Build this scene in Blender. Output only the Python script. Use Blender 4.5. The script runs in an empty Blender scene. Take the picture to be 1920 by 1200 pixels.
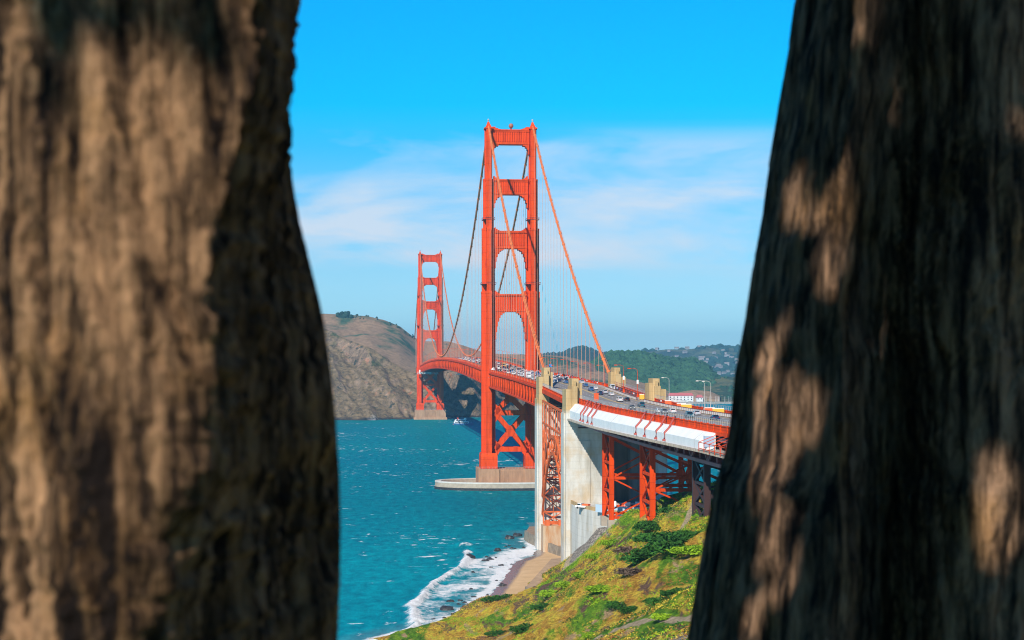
import bpy, math, random
import numpy as np
from mathutils import Vector, Matrix, noise as mnoise

random.seed(7); np.random.seed(7)
scene = bpy.context.scene
col = scene.collection
R = math.radians

# ------------------------------------------------------------------ camera
F = 3276.0            # focal length in pixels of the 1920 px wide photograph
HY = 676.6            # horizon row
CH = 78.7             # camera height above the water
cam_d = bpy.data.cameras.new("camera"); cam = bpy.data.objects.new("camera", cam_d); col.objects.link(cam)
cam.location = (0, 0, CH); cam.rotation_euler = (R(90), 0, 0)
cam_d.sensor_width = 36; cam_d.lens = F * 36 / 1920
cam_d.shift_y = (HY - 600) / 1920
cam_d.clip_start = 0.05; cam_d.clip_end = 60000
cam_d.dof.use_dof = True; cam_d.dof.focus_distance = 900; cam_d.dof.aperture_fstop = 9.8
scene.camera = cam

# ------------------------------------------------------------------ sky, sun
SUN_AZ = R(-22.8)     # from straight behind the camera towards the left
SUN_EL = R(37)
sunv = Vector((math.sin(SUN_AZ) * math.cos(SUN_EL), -math.cos(SUN_AZ) * math.cos(SUN_EL), math.sin(SUN_EL)))
w = bpy.data.worlds.new("World"); scene.world = w; w.use_nodes = True
nt = w.node_tree; nt.nodes.clear()
def N(tree, typ, **kw):
    n = tree.nodes.new(typ)
    for k, v in kw.items(): setattr(n, k, v)
    return n
sky = N(nt, 'ShaderNodeTexSky', sky_type='NISHITA', sun_disc=False)
sky.sun_elevation = SUN_EL; sky.sun_rotation = math.atan2(sunv.x, sunv.y); sky.altitude = 80
sky.air_density = 1.0; sky.dust_density = 0.3; sky.ozone_density = 3.0
tc = N(nt, 'ShaderNodeTexCoord'); sep = N(nt, 'ShaderNodeSeparateXYZ'); nt.links.new(tc.outputs['Generated'], sep.inputs[0])
tint = N(nt, 'ShaderNodeValToRGB'); nt.links.new(sep.outputs['Z'], tint.inputs[0])
cr = tint.color_ramp
SKYT = [(0.0, (0.74, 1.28, 1.85)), (0.02, (0.65, 1.12, 1.6)), (0.05, (0.56, .97, 1.34)), (0.09, (.40, .93, 1.30)), (0.12, (0.12, .95, 1.35)), (0.145, (0.0, 1.05, 1.5)), (0.22, (0.0, 1.05, 1.7)), (0.40, (0.04, .42, .80)), (1.0, (0.03, .27, .70))]
cr.elements[0].position = 0; cr.elements[0].color = (*SKYT[0][1], 1)
cr.elements[1].position = 1; cr.elements[1].color = (*SKYT[-1][1], 1)
for p, c in SKYT[1:-1]:
    e = cr.elements.new(p); e.color = (*c, 1)
mul = N(nt, 'ShaderNodeMix', data_type='RGBA', blend_type='MULTIPLY'); mul.inputs[0].default_value = 1
nt.links.new(sky.outputs[0], mul.inputs[6]); nt.links.new(tint.outputs[0], mul.inputs[7])
# thin cloud banks low in the sky
mp = N(nt, 'ShaderNodeMapping'); mp.inputs['Scale'].default_value = (3.2, 3.2, 12); mp.inputs['Location'].default_value = (0.6, 0.2, 0.35)
nt.links.new(tc.outputs['Generated'], mp.inputs[0])
n1 = N(nt, 'ShaderNodeTexNoise'); n1.inputs['Scale'].default_value = 2.3; n1.inputs['Detail'].default_value = 9; n1.inputs['Roughness'].default_value = 0.55
n1.inputs['Distortion'].default_value = 0.35
nt.links.new(mp.outputs[0], n1.inputs[0])
cl = N(nt, 'ShaderNodeMapRange'); cl.inputs[1].default_value = 0.40; cl.inputs[2].default_value = 0.60; cl.clamp = True
nt.links.new(n1.outputs[0], cl.inputs[0])
band = N(nt, 'ShaderNodeValToRGB'); nt.links.new(sep.outputs['Z'], band.inputs[0])
bb = band.color_ramp; bb.elements[0].position = 0.0; bb.elements[0].color = (0.0, 0, 0, 1); bb.elements[1].position = 1; bb.elements[1].color = (0, 0, 0, 1)
for p, v in [(0.012, .12), (0.035, 0.10), (0.05, 0.22), (0.058, .95), (0.082, .85), (0.098, 0.75), (0.108, 0.45), (0.120, 0.55), (0.134, 0.0)]:
    e = bb.elements.new(p); e.color = (v, v, v, 1)
cm = N(nt, 'ShaderNodeMath', operation='MULTIPLY'); nt.links.new(cl.outputs[0], cm.inputs[0]); nt.links.new(band.outputs[0], cm.inputs[1])
cm2 = N(nt, 'ShaderNodeMath', operation='MULTIPLY'); cm2.inputs[1].default_value = 0.95; nt.links.new(cm.outputs[0], cm2.inputs[0])
mixc = N(nt, 'ShaderNodeMix', data_type='RGBA'); nt.links.new(cm2.outputs[0], mixc.inputs[0])
nt.links.new(mul.outputs[2], mixc.inputs[6]); mixc.inputs[7].default_value = (7.6, 8.2, 9.1, 1)
bg = N(nt, 'ShaderNodeBackground'); bg.inputs[1].default_value = 0.088
nt.links.new(mixc.outputs[2], bg.inputs[0])
wo = N(nt, 'ShaderNodeOutputWorld'); nt.links.new(bg.outputs[0], wo.inputs[0])

sd = bpy.data.lights.new("sun", 'SUN'); sd.energy = 5.0; sd.angle = R(0.5); sd.color = (1.0, 0.93, 0.82)
so = bpy.data.objects.new("sun", sd); col.objects.link(so)
so.rotation_euler = sunv.to_track_quat('Z', 'Y').to_euler(); so.location = (0, -20, 300)

scene.view_settings.view_transform = 'Standard'; scene.view_settings.look = 'None'
scene.view_settings.exposure = 0.22; scene.view_settings.gamma = 1.0
cy = scene.cycles
cy.max_bounces = 5; cy.diffuse_bounces = 2; cy.glossy_bounces = 2; cy.transmission_bounces = 2; cy.volume_bounces = 0; cy.transparent_max_bounces = 12
cy.use_denoising = True; cy.filter_width = 1.1

# ------------------------------------------------------------------ helpers
def P(px, py, D):     # photograph pixel and distance -> world point
    return Vector(((px - 960) * D / F, D, CH - (py - HY) * D / F))
def PZ(px, py, z=0.0):
    return P(px, py, (CH - z) * F / (py - HY))

def tag(o, label=None, cat=None, group=None, kind=None):
    if label: o['label'] = label
    if cat: o['category'] = cat
    if group: o['group'] = group
    if kind: o['kind'] = kind
    return o
def empty(name, loc=(0, 0, 0), rz=0.0, parent=None):
    o = bpy.data.objects.new(name, None); o.location = loc; o.rotation_euler = (0, 0, rz); o.empty_display_size = 1
    col.objects.link(o)
    if parent: o.parent = parent
    return o
def kids(o): return [c for c in bpy.data.objects if c.parent == o]
def copy_tree(o, parent=None, cache={}):
    c = o.copy(); col.objects.link(c); c.parent = parent
    if o.name not in cache: cache[o.name] = kids(o)
    for ch in cache[o.name]: copy_tree(ch, c)
    return c

class MB:
    def __init__(s): s.v = []; s.f = []; s.m = []
    def add(s, vs, fs, mi=0):
        b = len(s.v); s.v += [tuple(p) for p in vs]; s.f += [tuple(i + b for i in f) for f in fs]; s.m += [mi] * len(fs)
        return s
    def hexa(s, p, mi=0):
        return s.add(p, [(0, 3, 2, 1), (4, 5, 6, 7), (0, 1, 5, 4), (1, 2, 6, 5), (2, 3, 7, 6), (3, 0, 4, 7)], mi)
    def box(s, x0, x1, y0, y1, z0, z1, mi=0):
        return s.hexa([(x0, y0, z0), (x1, y0, z0), (x1, y1, z0), (x0, y1, z0), (x0, y0, z1), (x1, y0, z1), (x1, y1, z1), (x0, y1, z1)], mi)
    def frus(s, cx, cy, z0, z1, a0, b0, a1, b1, mi=0):
        return s.hexa([(cx - a0, cy - b0, z0), (cx + a0, cy - b0, z0), (cx + a0, cy + b0, z0), (cx - a0, cy + b0, z0),
                       (cx - a1, cy - b1, z1), (cx + a1, cy - b1, z1), (cx + a1, cy + b1, z1), (cx - a1, cy + b1, z1)], mi)
    def bar(s, a, b, w, h=None, up=(0, 0, 1), mi=0):
        h = h or w; a = Vector(a); b = Vector(b); d = (b - a)
        if d.length < 1e-6: return s
        d.normalize(); u = Vector(up)
        if abs(d.dot(u)) > 0.98: u = Vector((0, 1, 0))
        x = d.cross(u).normalized() * (w / 2); y = x.cross(d).normalized() * (h / 2)
        return s.hexa([a - x - y, a + x - y, a + x + y, a - x + y, b - x - y, b + x - y, b + x + y, b - x + y], mi)
    def tube(s, pts, r, n=8, mi=0, caps=True):
        pts = [Vector(p) for p in pts]; rs = r if isinstance(r, (list, tuple)) else [r] * len(pts)
        vs = []; fs = []
        for i, p in enumerate(pts):
            d = (pts[min(i + 1, len(pts) - 1)] - pts[max(i - 1, 0)]).normalized()
            u = Vector((0, 0, 1)) if abs(d.z) < 0.95 else Vector((0, 1, 0))
            x = d.cross(u).normalized(); y = x.cross(d).normalized()
            for k in range(n):
                a = 2 * math.pi * k / n
                vs.append(p + x * (math.cos(a) * rs[i]) + y * (math.sin(a) * rs[i]))
        for i in range(len(pts) - 1):
            for k in range(n):
                a = i * n + k; b = i * n + (k + 1) % n
                fs.append((a, b, b + n, a + n))
        if caps:
            fs.append(tuple(reversed(range(n)))); fs.append(tuple(range((len(pts) - 1) * n, len(pts) * n)))
        return s.add(vs, fs, mi)
    def lathe(s, prof, cx=0, cy=0, n=16, mi=0):
        vs = [(cx + r * math.cos(2 * math.pi * k / n), cy + r * math.sin(2 * math.pi * k / n), z) for r, z in prof for k in range(n)]
        fs = [(i * n + k, i * n + (k + 1) % n, (i + 1) * n + (k + 1) % n, (i + 1) * n + k) for i in range(len(prof) - 1) for k in range(n)]
        fs.append(tuple(reversed(range(n)))); fs.append(tuple(range((len(prof) - 1) * n, len(prof) * n)))
        return s.add(vs, fs, mi)
    def prism(s, poly, z0, z1, mi=0):      # poly counter-clockwise, z1 may be a list
        n = len(poly); z1s = z1 if isinstance(z1, (list, tuple)) else [z1] * n
        vs = [(p[0], p[1], z0) for p in poly] + [(p[0], p[1], z1s[i]) for i, p in enumerate(poly)]
        fs = [tuple(reversed(range(n))), tuple(range(n, 2 * n))] + [(i, (i + 1) % n, n + (i + 1) % n, n + i) for i in range(n)]
        return s.add(vs, fs, mi)
    def sweep(s, path, prof, mi=0, closed=True):   # prof: list of offsets (right, up) swept along path in XY
        path = [Vector(p) for p in path]; n = len(prof); vs = []; fs = []
        for i, p in enumerate(path):
            d = path[min(i + 1, len(path) - 1)] - path[max(i - 1, 0)]; d.z = 0; d.normalize()
            r = Vector((d.y, -d.x, 0))
            for a, b in prof: vs.append(p + r * a + Vector((0, 0, b)))
        for i in range(len(path) - 1):
            for k in range(n if closed else n - 1):
                a = i * n + k; b = i * n + (k + 1) % n
                fs.append((a, b, b + n, a + n))
        if closed:
            fs.append(tuple(reversed(range(n)))); fs.append(tuple(range((len(path) - 1) * n, len(path) * n)))
        return s.add(vs, fs, mi)
    def build(s, name, mats, parent=None, smooth=False):
        me = bpy.data.meshes.new(name); me.from_pydata(s.v, [], s.f)
        for m in (mats if isinstance(mats, (list, tuple)) else [mats]): me.materials.append(m)
        if any(s.m): me.polygons.foreach_set('material_index', s.m)
        if smooth: me.polygons.foreach_set('use_smooth', [True] * len(me.polygons))
        me.update()
        o = bpy.data.objects.new(name, me); col.objects.link(o)
        if parent: o.parent = parent
        return o

def grid_mesh(name, V, mat, smooth=True, attrs=None, kind=None, wrap=False):
    V = np.asarray(V, float); nr, nc, _ = V.shape
    me = bpy.data.meshes.new(name)
    me.vertices.add(nr * nc); me.vertices.foreach_set('co', V.reshape(-1))
    nc2 = nc if wrap else nc - 1
    i = np.arange(nr - 1)[:, None]; j = np.arange(nc2)[None, :]; j1 = (j + 1) % nc
    q = np.stack([i * nc + j, i * nc + j1, (i + 1) * nc + j1, (i + 1) * nc + j], -1).reshape(-1, 4)
    me.loops.add(q.size); me.loops.foreach_set('vertex_index', q.reshape(-1).astype(np.int32))
    me.polygons.add(len(q)); me.polygons.foreach_set('loop_start', np.arange(0, q.size, 4, dtype=np.int32))
    me.polygons.foreach_set('loop_total', np.full(len(q), 4, dtype=np.int32))
    me.update(); me.validate()
    me.polygons.foreach_set('use_smooth', [smooth] * len(me.polygons))
    for k, a in (attrs or {}).items():
        at = me.attributes.new(k, 'FLOAT', 'POINT'); at.data.foreach_set('value', np.asarray(a, float).reshape(-1))
    me.materials.append(mat)
    o = bpy.data.objects.new(name, me); col.objects.link(o)
    if kind: o['kind'] = kind
    return o

def _h(ix, iy, iz, seed):
    h = (ix.astype(np.int64) * 374761393 + iy.astype(np.int64) * 668265263 + iz.astype(np.int64) * 2147483647 + seed * 974634777) & 0xffffffff
    h = ((h ^ (h >> 13)) * 1274126177) & 0xffffffff
    h = (h ^ (h >> 16)) & 0xffff
    return h / 65535.0
def vnoise(x, y, z=None, seed=0):
    x = np.asarray(x, float); y = np.asarray(y, float) + 0 * x; z = (np.zeros_like(x) if z is None else np.asarray(z, float)) + 0 * x; x = x + 0 * y + 0 * z
    ix, iy, iz = np.floor(x), np.floor(y), np.floor(z); fx, fy, fz = x - ix, y - iy, z - iz
    fx, fy, fz = [t * t * (3 - 2 * t) for t in (fx, fy, fz)]
    r = 0
    for a in (0, 1):
        for b in (0, 1):
            for c in (0, 1):
                wgt = (fx if a else 1 - fx) * (fy if b else 1 - fy) * (fz if c else 1 - fz)
                r = r + wgt * _h(ix + a, iy + b, iz + c, seed)
    return r * 2 - 1
def fbm(x, y, z=None, o=4, seed=0, g=0.5):
    r = 0; a = 1; s = 0
    for k in range(o):
        f = 2.03 ** k
        r = r + a * vnoise(np.asarray(x) * f + 17.3 * k, np.asarray(y) * f + 9.1 * k, None if z is None else np.asarray(z) * f, seed + k); s += a; a *= g
    return r / s
def ridged(x, y, o=4, seed=0):
    r = 0; a = 1; s = 0
    for k in range(o):
        f = 2.1 ** k
        r = r + a * (1 - np.abs(vnoise(np.asarray(x) * f, np.asarray(y) * f, None, seed + k))); s += a; a *= 0.5
    return r / s

# ------------------------------------------------------------------ materials
def mat(name, c=(.5, .5, .5), rough=.6, var=0.0, scale=1.0, metal=0.0, spec=0.4, bump=0.0, c2=None, stretch=(1, 1, 1), bscale=None):
    m = bpy.data.materials.new(name); m.use_nodes = True; t = m.node_tree; b = t.nodes['Principled BSDF']
    b.inputs['Base Color'].default_value = (*c, 1); b.inputs['Roughness'].default_value = rough; b.inputs['Metallic'].default_value = metal
    b.inputs['Specular IOR Level'].default_value = spec
    if var or c2 or bump:
        tcn = N(t, 'ShaderNodeTexCoord'); mp = N(t, 'ShaderNodeMapping'); mp.inputs['Scale'].default_value = stretch
        t.links.new(tcn.outputs['Object'], mp.inputs[0])
        nz = N(t, 'ShaderNodeTexNoise'); nz.inputs['Scale'].default_value = scale; nz.inputs['Detail'].default_value = 6; nz.inputs['Roughness'].default_value = .6
        t.links.new(mp.outputs[0], nz.inputs[0])
        if var or c2:
            r = N(t, 'ShaderNodeValToRGB'); r.color_ramp.elements[0].position = .35; r.color_ramp.elements[1].position = .66
            lo = c2 if c2 else tuple(x * (1 - var) for x in c)
            r.color_ramp.elements[0].color = (*lo, 1); r.color_ramp.elements[1].color = (*c, 1)
            t.links.new(nz.outputs[0], r.inputs[0]); t.links.new(r.outputs[0], b.inputs['Base Color'])
        if bump:
            nb = nz
            if bscale:
                nb = N(t, 'ShaderNodeTexNoise'); nb.inputs['Scale'].default_value = bscale; nb.inputs['Detail'].default_value = 5; t.links.new(mp.outputs[0], nb.inputs[0])
            bp = N(t, 'ShaderNodeBump'); bp.inputs['Strength'].default_value = 1; bp.inputs['Distance'].default_value = bump
            t.links.new(nb.outputs[0], bp.inputs['Height']); t.links.new(bp.outputs[0], b.inputs['Normal'])
    return m

def ramp_node(t, stops, inp):
    r = N(t, 'ShaderNodeValToRGB'); e = r.color_ramp.elements
    e[0].position = stops[0][0]; e[0].color = (*stops[0][1], 1); e[1].position = stops[-1][0]; e[1].color = (*stops[-1][1], 1)
    for p, c in stops[1:-1]:
        k = e.new(p); k.color = (*c, 1)
    t.links.new(inp, r.inputs[0]); return r
def noise_node(t, vec, scale, detail=6, rough=.6, dist=0.0):
    n = N(t, 'ShaderNodeTexNoise'); n.inputs['Scale'].default_value = scale; n.inputs['Detail'].default_value = detail
    n.inputs['Roughness'].default_value = rough; n.inputs['Distortion'].default_value = dist; t.links.new(vec, n.inputs[0]); return n
def mixrgb(t, fac, a, b, mode='MIX'):
    m = N(t, 'ShaderNodeMix', data_type='RGBA', blend_type=mode)
    if isinstance(fac, float): m.inputs[0].default_value = fac
    else: t.links.new(fac, m.inputs[0])
    for i, v in ((6, a), (7, b)):
        if isinstance(v, tuple): m.inputs[i].default_value = (*v, 1)
        else: t.links.new(v, m.inputs[i])
    return m.outputs[2]
def math_node(t, op, a, b=None, clamp=False):
    m = N(t, 'ShaderNodeMath', operation=op); m.use_clamp = clamp
    for i, v in enumerate((a, b)):
        if v is None: continue
        if isinstance(v, (int, float)): m.inputs[i].default_value = v
        else: t.links.new(v, m.inputs[i])
    return m.outputs[0]
def smooth_node(t, v, lo, hi, a=0.0, b=1.0):
    m = N(t, 'ShaderNodeMapRange'); m.clamp = True; m.inputs[1].default_value = lo; m.inputs[2].default_value = hi; m.inputs[3].default_value = a; m.inputs[4].default_value = b
    t.links.new(v, m.inputs[0]); return m.outputs[0]

ORANGE = mat('orange_paint', (.84, .074, .004), .7, .30, .35, stretch=(1, 1, .2), spec=.12)
ORANGE_ARCH = mat('pale_orange', (.80, .17, .05), .7, .4, .6, spec=.12)  # paler, yellower orange for the arch span steel
ORANGE_D = mat('dark_orange', (.20, .03, .02), .6, .3, .3)  # darkened orange; paints under-deck shade on slabs and floor beams
def plate_paint():
    m = ORANGE; t = m.node_tree; b = t.nodes['Principled BSDF']; src = b.inputs['Base Color'].links[0].from_socket
    g = N(t, 'ShaderNodeNewGeometry'); sp = N(t, 'ShaderNodeSeparateXYZ'); t.links.new(g.outputs['Position'], sp.inputs[0])
    fr = math_node(t, 'FRACT', math_node(t, 'MULTIPLY', sp.outputs['Z'], .22)); seam = smooth_node(t, fr, 0.0, .07, .66, 1.0)
    mp = N(t, 'ShaderNodeMapping'); mp.inputs['Scale'].default_value = (1, 1, .06); t.links.new(g.outputs['Position'], mp.inputs[0])
    st = noise_node(t, mp.outputs[0], .8, 7, .7); gr = ramp_node(t, [(.30, (.55, .50, .50)), (.45, (.92, .92, .92)), (.6, (1, 1, 1)), (.74, (1.0, 1.35, 1.8))], st.outputs[0]).outputs[0]
    c = mixrgb(t, 1.0, mixrgb(t, 1.0, src, gr, 'MULTIPLY'), seam, 'MULTIPLY'); t.links.new(c, b.inputs['Base Color'])
CABLE = mat('cable_paint', (.84, .22, .07), .65, .2, .4, spec=.2)
CONC_T = mat('tan_concrete', (.55, .36, .17), .85, .25, .5, bump=.05, stretch=(1, 1, .3))
ASPH = mat('asphalt', (.27, .25, .24), .85, .25, .08, stretch=(1, .1, 1))
WHITEM = mat('white_marking', (.8, .8, .78), .7)
YELM = mat('yellow_marking', (.75, .5, .12), .7)
SHEET = mat('white_sheeting', (.90, .89, .87), .55, .10, .25, bump=.05)
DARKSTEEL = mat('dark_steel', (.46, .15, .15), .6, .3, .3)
GREYM = mat('grey_metal', (.42, .43, .44), .5, .2, 1)
GLASS = mat('dark_glass', (.015, .02, .03), .08, spec=.8)
RUBBER = mat('tyre_rubber', (.015, .015, .015), .8)
CHROME = mat('hub_metal', (.5, .5, .52), .3, metal=.8)
REDL = mat('tail_lamp_red', (.5, .02, .02), .3)
LAMPW = mat('head_lamp_clear', (.8, .8, .75), .2)
ROCK = mat('wet_black_rock', (.05, .05, .055), .45, .6, 1.2, bump=.25)

def concrete_mat():
    m = bpy.data.materials.new('pylon_concrete'); m.use_nodes = True; t = m.node_tree; b = t.nodes['Principled BSDF']
    g = N(t, 'ShaderNodeNewGeometry'); s = N(t, 'ShaderNodeSeparateXYZ'); t.links.new(g.outputs['Position'], s.inputs[0])
    mp = N(t, 'ShaderNodeMapping'); mp.inputs['Scale'].default_value = (1, 1, .18); t.links.new(g.outputs['Position'], mp.inputs[0])
    n = noise_node(t, mp.outputs[0], .35, 8, .62)
    n2 = noise_node(t, g.outputs['Position'], .08, 4)
    # upper parts weathered tan, lower walls re-coated pale
    zz = math_node(t, 'ADD', s.outputs['Z'], math_node(t, 'MULTIPLY', n.outputs[0], 3.0))
    f = smooth_node(t, zz, 61.0, 62.6)
    pale = ramp_node(t, [(.3, (.40, .37, .31)), (.52, (.58, .56, .51)), (.75, (.66, .65, .61))], n.outputs[0])
    tan = ramp_node(t, [(.3, (.36, .24, .11)), (.6, (.56, .40, .20))], n.outputs[0])
    c = mixrgb(t, f, pale.outputs[0], tan.outputs[0])
    # board-marked lift lines
    wv = N(t, 'ShaderNodeMath', operation='FRACT'); t.links.new(math_node(t, 'MULTIPLY', s.outputs['Z'], .40), wv.inputs[0])
    ln = smooth_node(t, wv.outputs[0], 0.0, .08, .82, 1.0)
    c = mixrgb(t, 1.0, c, ln, 'MULTIPLY')
    c = mixrgb(t, smooth_node(t, n2.outputs[0], .56, .68, 0., .55), c, (.50, .34, .16))
    t.links.new(c, b.inputs['Base Color']); b.inputs['Roughness'].default_value = .85; b.inputs['Specular IOR Level'].default_value = .2
    return m
CONC = concrete_mat()

def terrain_mat(name, base, patch, patch2, sc=1.0, cover=.5, cover2=.6, bump=2.0, steep=None, fine=1.0, wet=None, streak=None, dark=False):
    """base grass/rock, patch (scrub) and patch2 (accent) by world-space noise; steep = bare rock colour where the slope is steep"""
    m = bpy.data.materials.new(name); m.use_nodes = True; t = m.node_tree; b = t.nodes['Principled BSDF']
    g = N(t, 'ShaderNodeNewGeometry'); pos = g.outputs['Position']
    nf = noise_node(t, pos, .22 * sc * fine, 8, .68)
    nl = noise_node(t, pos, .012 * sc, 7, .62, .4)
    nm = noise_node(t, pos, .035 * sc, 7, .62)
    br = ramp_node(t, [(.3, tuple(x * .62 for x in base)), (.7, tuple(min(1, x * 1.25) for x in base))], nf.outputs[0])
    pr = ramp_node(t, [(.3, tuple(x * .5 for x in patch)), (.7, tuple(x * 1.35 for x in patch))], nf.outputs[0])
    c = mixrgb(t, smooth_node(t, nl.outputs[0], cover - .03, cover + .04), br.outputs[0], pr.outputs[0])
    c = mixrgb(t, smooth_node(t, nm.outputs[0], cover2 - .02, cover2 + .06), c, patch2)
    s = N(t, 'ShaderNodeSeparateXYZ'); t.links.new(g.outputs['Normal'], s.inputs[0])
    if steep:
        mp = N(t, 'ShaderNodeMapping'); mp.inputs['Scale'].default_value = (1, 1, .45); mp.inputs['Rotation'].default_value = (0, R(-35), 0); t.links.new(pos, mp.inputs[0])
        ns = noise_node(t, mp.outputs[0], .06 * sc, 9, .7, .6)
        sr = ramp_node(t, [(.30, tuple(x * .35 for x in steep)), (.45, steep), (.56, tuple(min(1, x * 1.35) for x in steep)), (.66, streak or steep), (.78, tuple(x * .7 for x in steep))], ns.outputs[0])
        c = mixrgb(t, smooth_node(t, s.outputs['Z'], .66, .84), sr.outputs[0], c)
        nh = noise_node(t, pos, .12 * sc, 10, .8, .5); c = mixrgb(t, 1.0, c, ramp_node(t, [(.38, (.45, .47, .50)), (.5, (1, 1, 1)), (.62, (1.35, 1.3, 1.25))], nh.outputs[0]).outputs[0], 'MULTIPLY')
    if dark:   # bird-stained rock by the water
        vd = N(t, 'ShaderNodeVectorMath', operation='DISTANCE'); t.links.new(pos, vd.inputs[0]); vd.inputs[1].default_value = tuple(P(712, 768, 2318)); nw = noise_node(t, pos, .16, 8, .75, .8)
        gu = math_node(t, 'MULTIPLY', smooth_node(t, vd.outputs['Value'], 22, 12), smooth_node(t, nw.outputs[0], .47, .55))
    if dark:   # scattered scrub in the gullies and pale bird-stained rock near the water
        nd = noise_node(t, pos, .085, 9, .72, .5); c = mixrgb(t, smooth_node(t, nd.outputs[0], .57, .63), c, (.035, .045, .035))
        c = mixrgb(t, smooth_node(t, nd.outputs[0], .40, .35, 0., .8), c, (.33, .25, .17))
    if wet:
        sp = N(t, 'ShaderNodeSeparateXYZ'); t.links.new(pos, sp.inputs[0])
        zz = math_node(t, 'ADD', sp.outputs['Z'], math_node(t, 'MULTIPLY', nm.outputs[0], -2 * wet))
        c = mixrgb(t, smooth_node(t, zz, -wet * 1.0 + 1, -wet * 1.0 + 4), (.035, .035, .035), c)
    if dark: c = mixrgb(t, gu, c, (.62, .62, .60))
    t.links.new(c, b.inputs['Base Color']); b.inputs['Roughness'].default_value = .95; b.inputs['Specular IOR Level'].default_value = .1
    bp = N(t, 'ShaderNodeBump'); bp.inputs['Strength'].default_value = .9; bp.inputs['Distance'].default_value = bump
    t.links.new(nf.outputs[0], bp.inputs['Height']); t.links.new(bp.outputs[0], b.inputs['Normal'])
    return m

def water_mat():
    m = bpy.data.materials.new('sea_water'); m.use_nodes = True; t = m.node_tree; b = t.nodes['Principled BSDF']
    g = N(t, 'ShaderNodeNewGeometry'); pos = g.outputs['Position']
    mp = N(t, 'ShaderNodeMapping'); mp.inputs['Scale'].default_value = (1, .42, 1); t.links.new(pos, mp.inputs[0])
    n1 = noise_node(t, mp.outputs[0], .0035, 5, .55, .3)
    n2 = noise_node(t, mp.outputs[0], .22, 9, .74)
    sp = N(t, 'ShaderNodeSeparateXYZ'); t.links.new(pos, sp.inputs[0])
    near = smooth_node(t, math_node(t, 'ADD', sp.outputs['Y'], math_node(t, 'MULTIPLY', n1.outputs[0], 400)), 560, 1150)
    c = mixrgb(t, near, (.0, .38, .45), (.0, .21, .235))
    c = mixrgb(t, smooth_node(t, n1.outputs[0], .42, .62, 0., .55), c, (.0, .14, .21))
    c = mixrgb(t, smooth_node(t, n2.outputs[0], .36, .64, 0., 1.), mixrgb(t, 1.0, c, (.55, .60, .66), 'MULTIPLY'), mixrgb(t, 1.0, c, (1.4, 1.35, 1.28), 'MULTIPLY'))
    # whitecaps: small broken streaks gathered in windy bands
    mw = N(t, 'ShaderNodeMapping'); mw.inputs['Scale'].default_value = (.8, .62, 1); mw.inputs['Rotation'].default_value = (0, 0, R(8)); t.links.new(pos, mw.inputs[0])
    n3 = noise_node(t, mw.outputs[0], .16, 9, .66, .6)
    n4 = noise_node(t, mw.outputs[0], .012, 4, .55)
    th = math_node(t, 'ADD', n3.outputs[0], math_node(t, 'MULTIPLY', n4.outputs[0], .42))
    cap = smooth_node(t, th, .845, .91)
    foam_a = N(t, 'ShaderNodeAttribute', attribute_name='foam')
    nfm = noise_node(t, mw.outputs[0], .55, 9, .72, .8)
    nfl = noise_node(t, mw.outputs[0], .09, 5, .6, .4)
    fsum = math_node(t, 'ADD', foam_a.outputs['Fac'], math_node(t, 'MULTIPLY', math_node(t, 'SUBTRACT', math_node(t, 'ADD', nfm.outputs[0], nfl.outputs[0]), 1.0), 1.5))
    fo = math_node(t, 'MULTIPLY', smooth_node(t, fsum, .30, .72), smooth_node(t, foam_a.outputs['Fac'], .05, .2))
    foam = math_node(t, 'MAXIMUM', cap, fo)
    sand = N(t, 'ShaderNodeAttribute', attribute_name='shallow')
    c = mixrgb(t, sand.outputs['Fac'], c, (.20, .25, .24))
    c = mixrgb(t, foam, c, (.80, .82, .84))
    bp = N(t, 'ShaderNodeBump'); bp.inputs['Strength'].default_value = .8; bp.inputs['Distance'].default_value = 1.6
    t.links.new(n2.outputs[0], bp.inputs['Height'])
    df = N(t, 'ShaderNodeBsdfDiffuse'); t.links.new(c, df.inputs[0]); t.links.new(bp.outputs[0], df.inputs['Normal'])
    gl = N(t, 'ShaderNodeBsdfGlossy'); gl.inputs[0].default_value = (.12, .70, .85, 1); gl.inputs['Roughness'].default_value = .3; t.links.new(bp.outputs[0], gl.inputs['Normal'])
    ms = N(t, 'ShaderNodeMixShader'); t.links.new(smooth_node(t, foam, 0, 1, .20, .02), ms.inputs[0]); t.links.new(df.outputs[0], ms.inputs[1]); t.links.new(gl.outputs[0], ms.inputs[2])
    t.nodes.remove(b); t.links.new(ms.outputs[0], [n for n in t.nodes if n.type == 'OUTPUT_MATERIAL'][0].inputs[0])
    return m
WATER = water_mat()

plate_paint()
# ------------------------------------------------------------------ water, sky box of haze
HAZE_ON = True
o = MB().add([(-9000, -1500, -.0), (9000, -1500, 0), (9000, 16000, 0), (-9000, 16000, 0)], [(0, 1, 2, 3)]).build('water', WATER)
tag(o, kind='structure')

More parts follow.
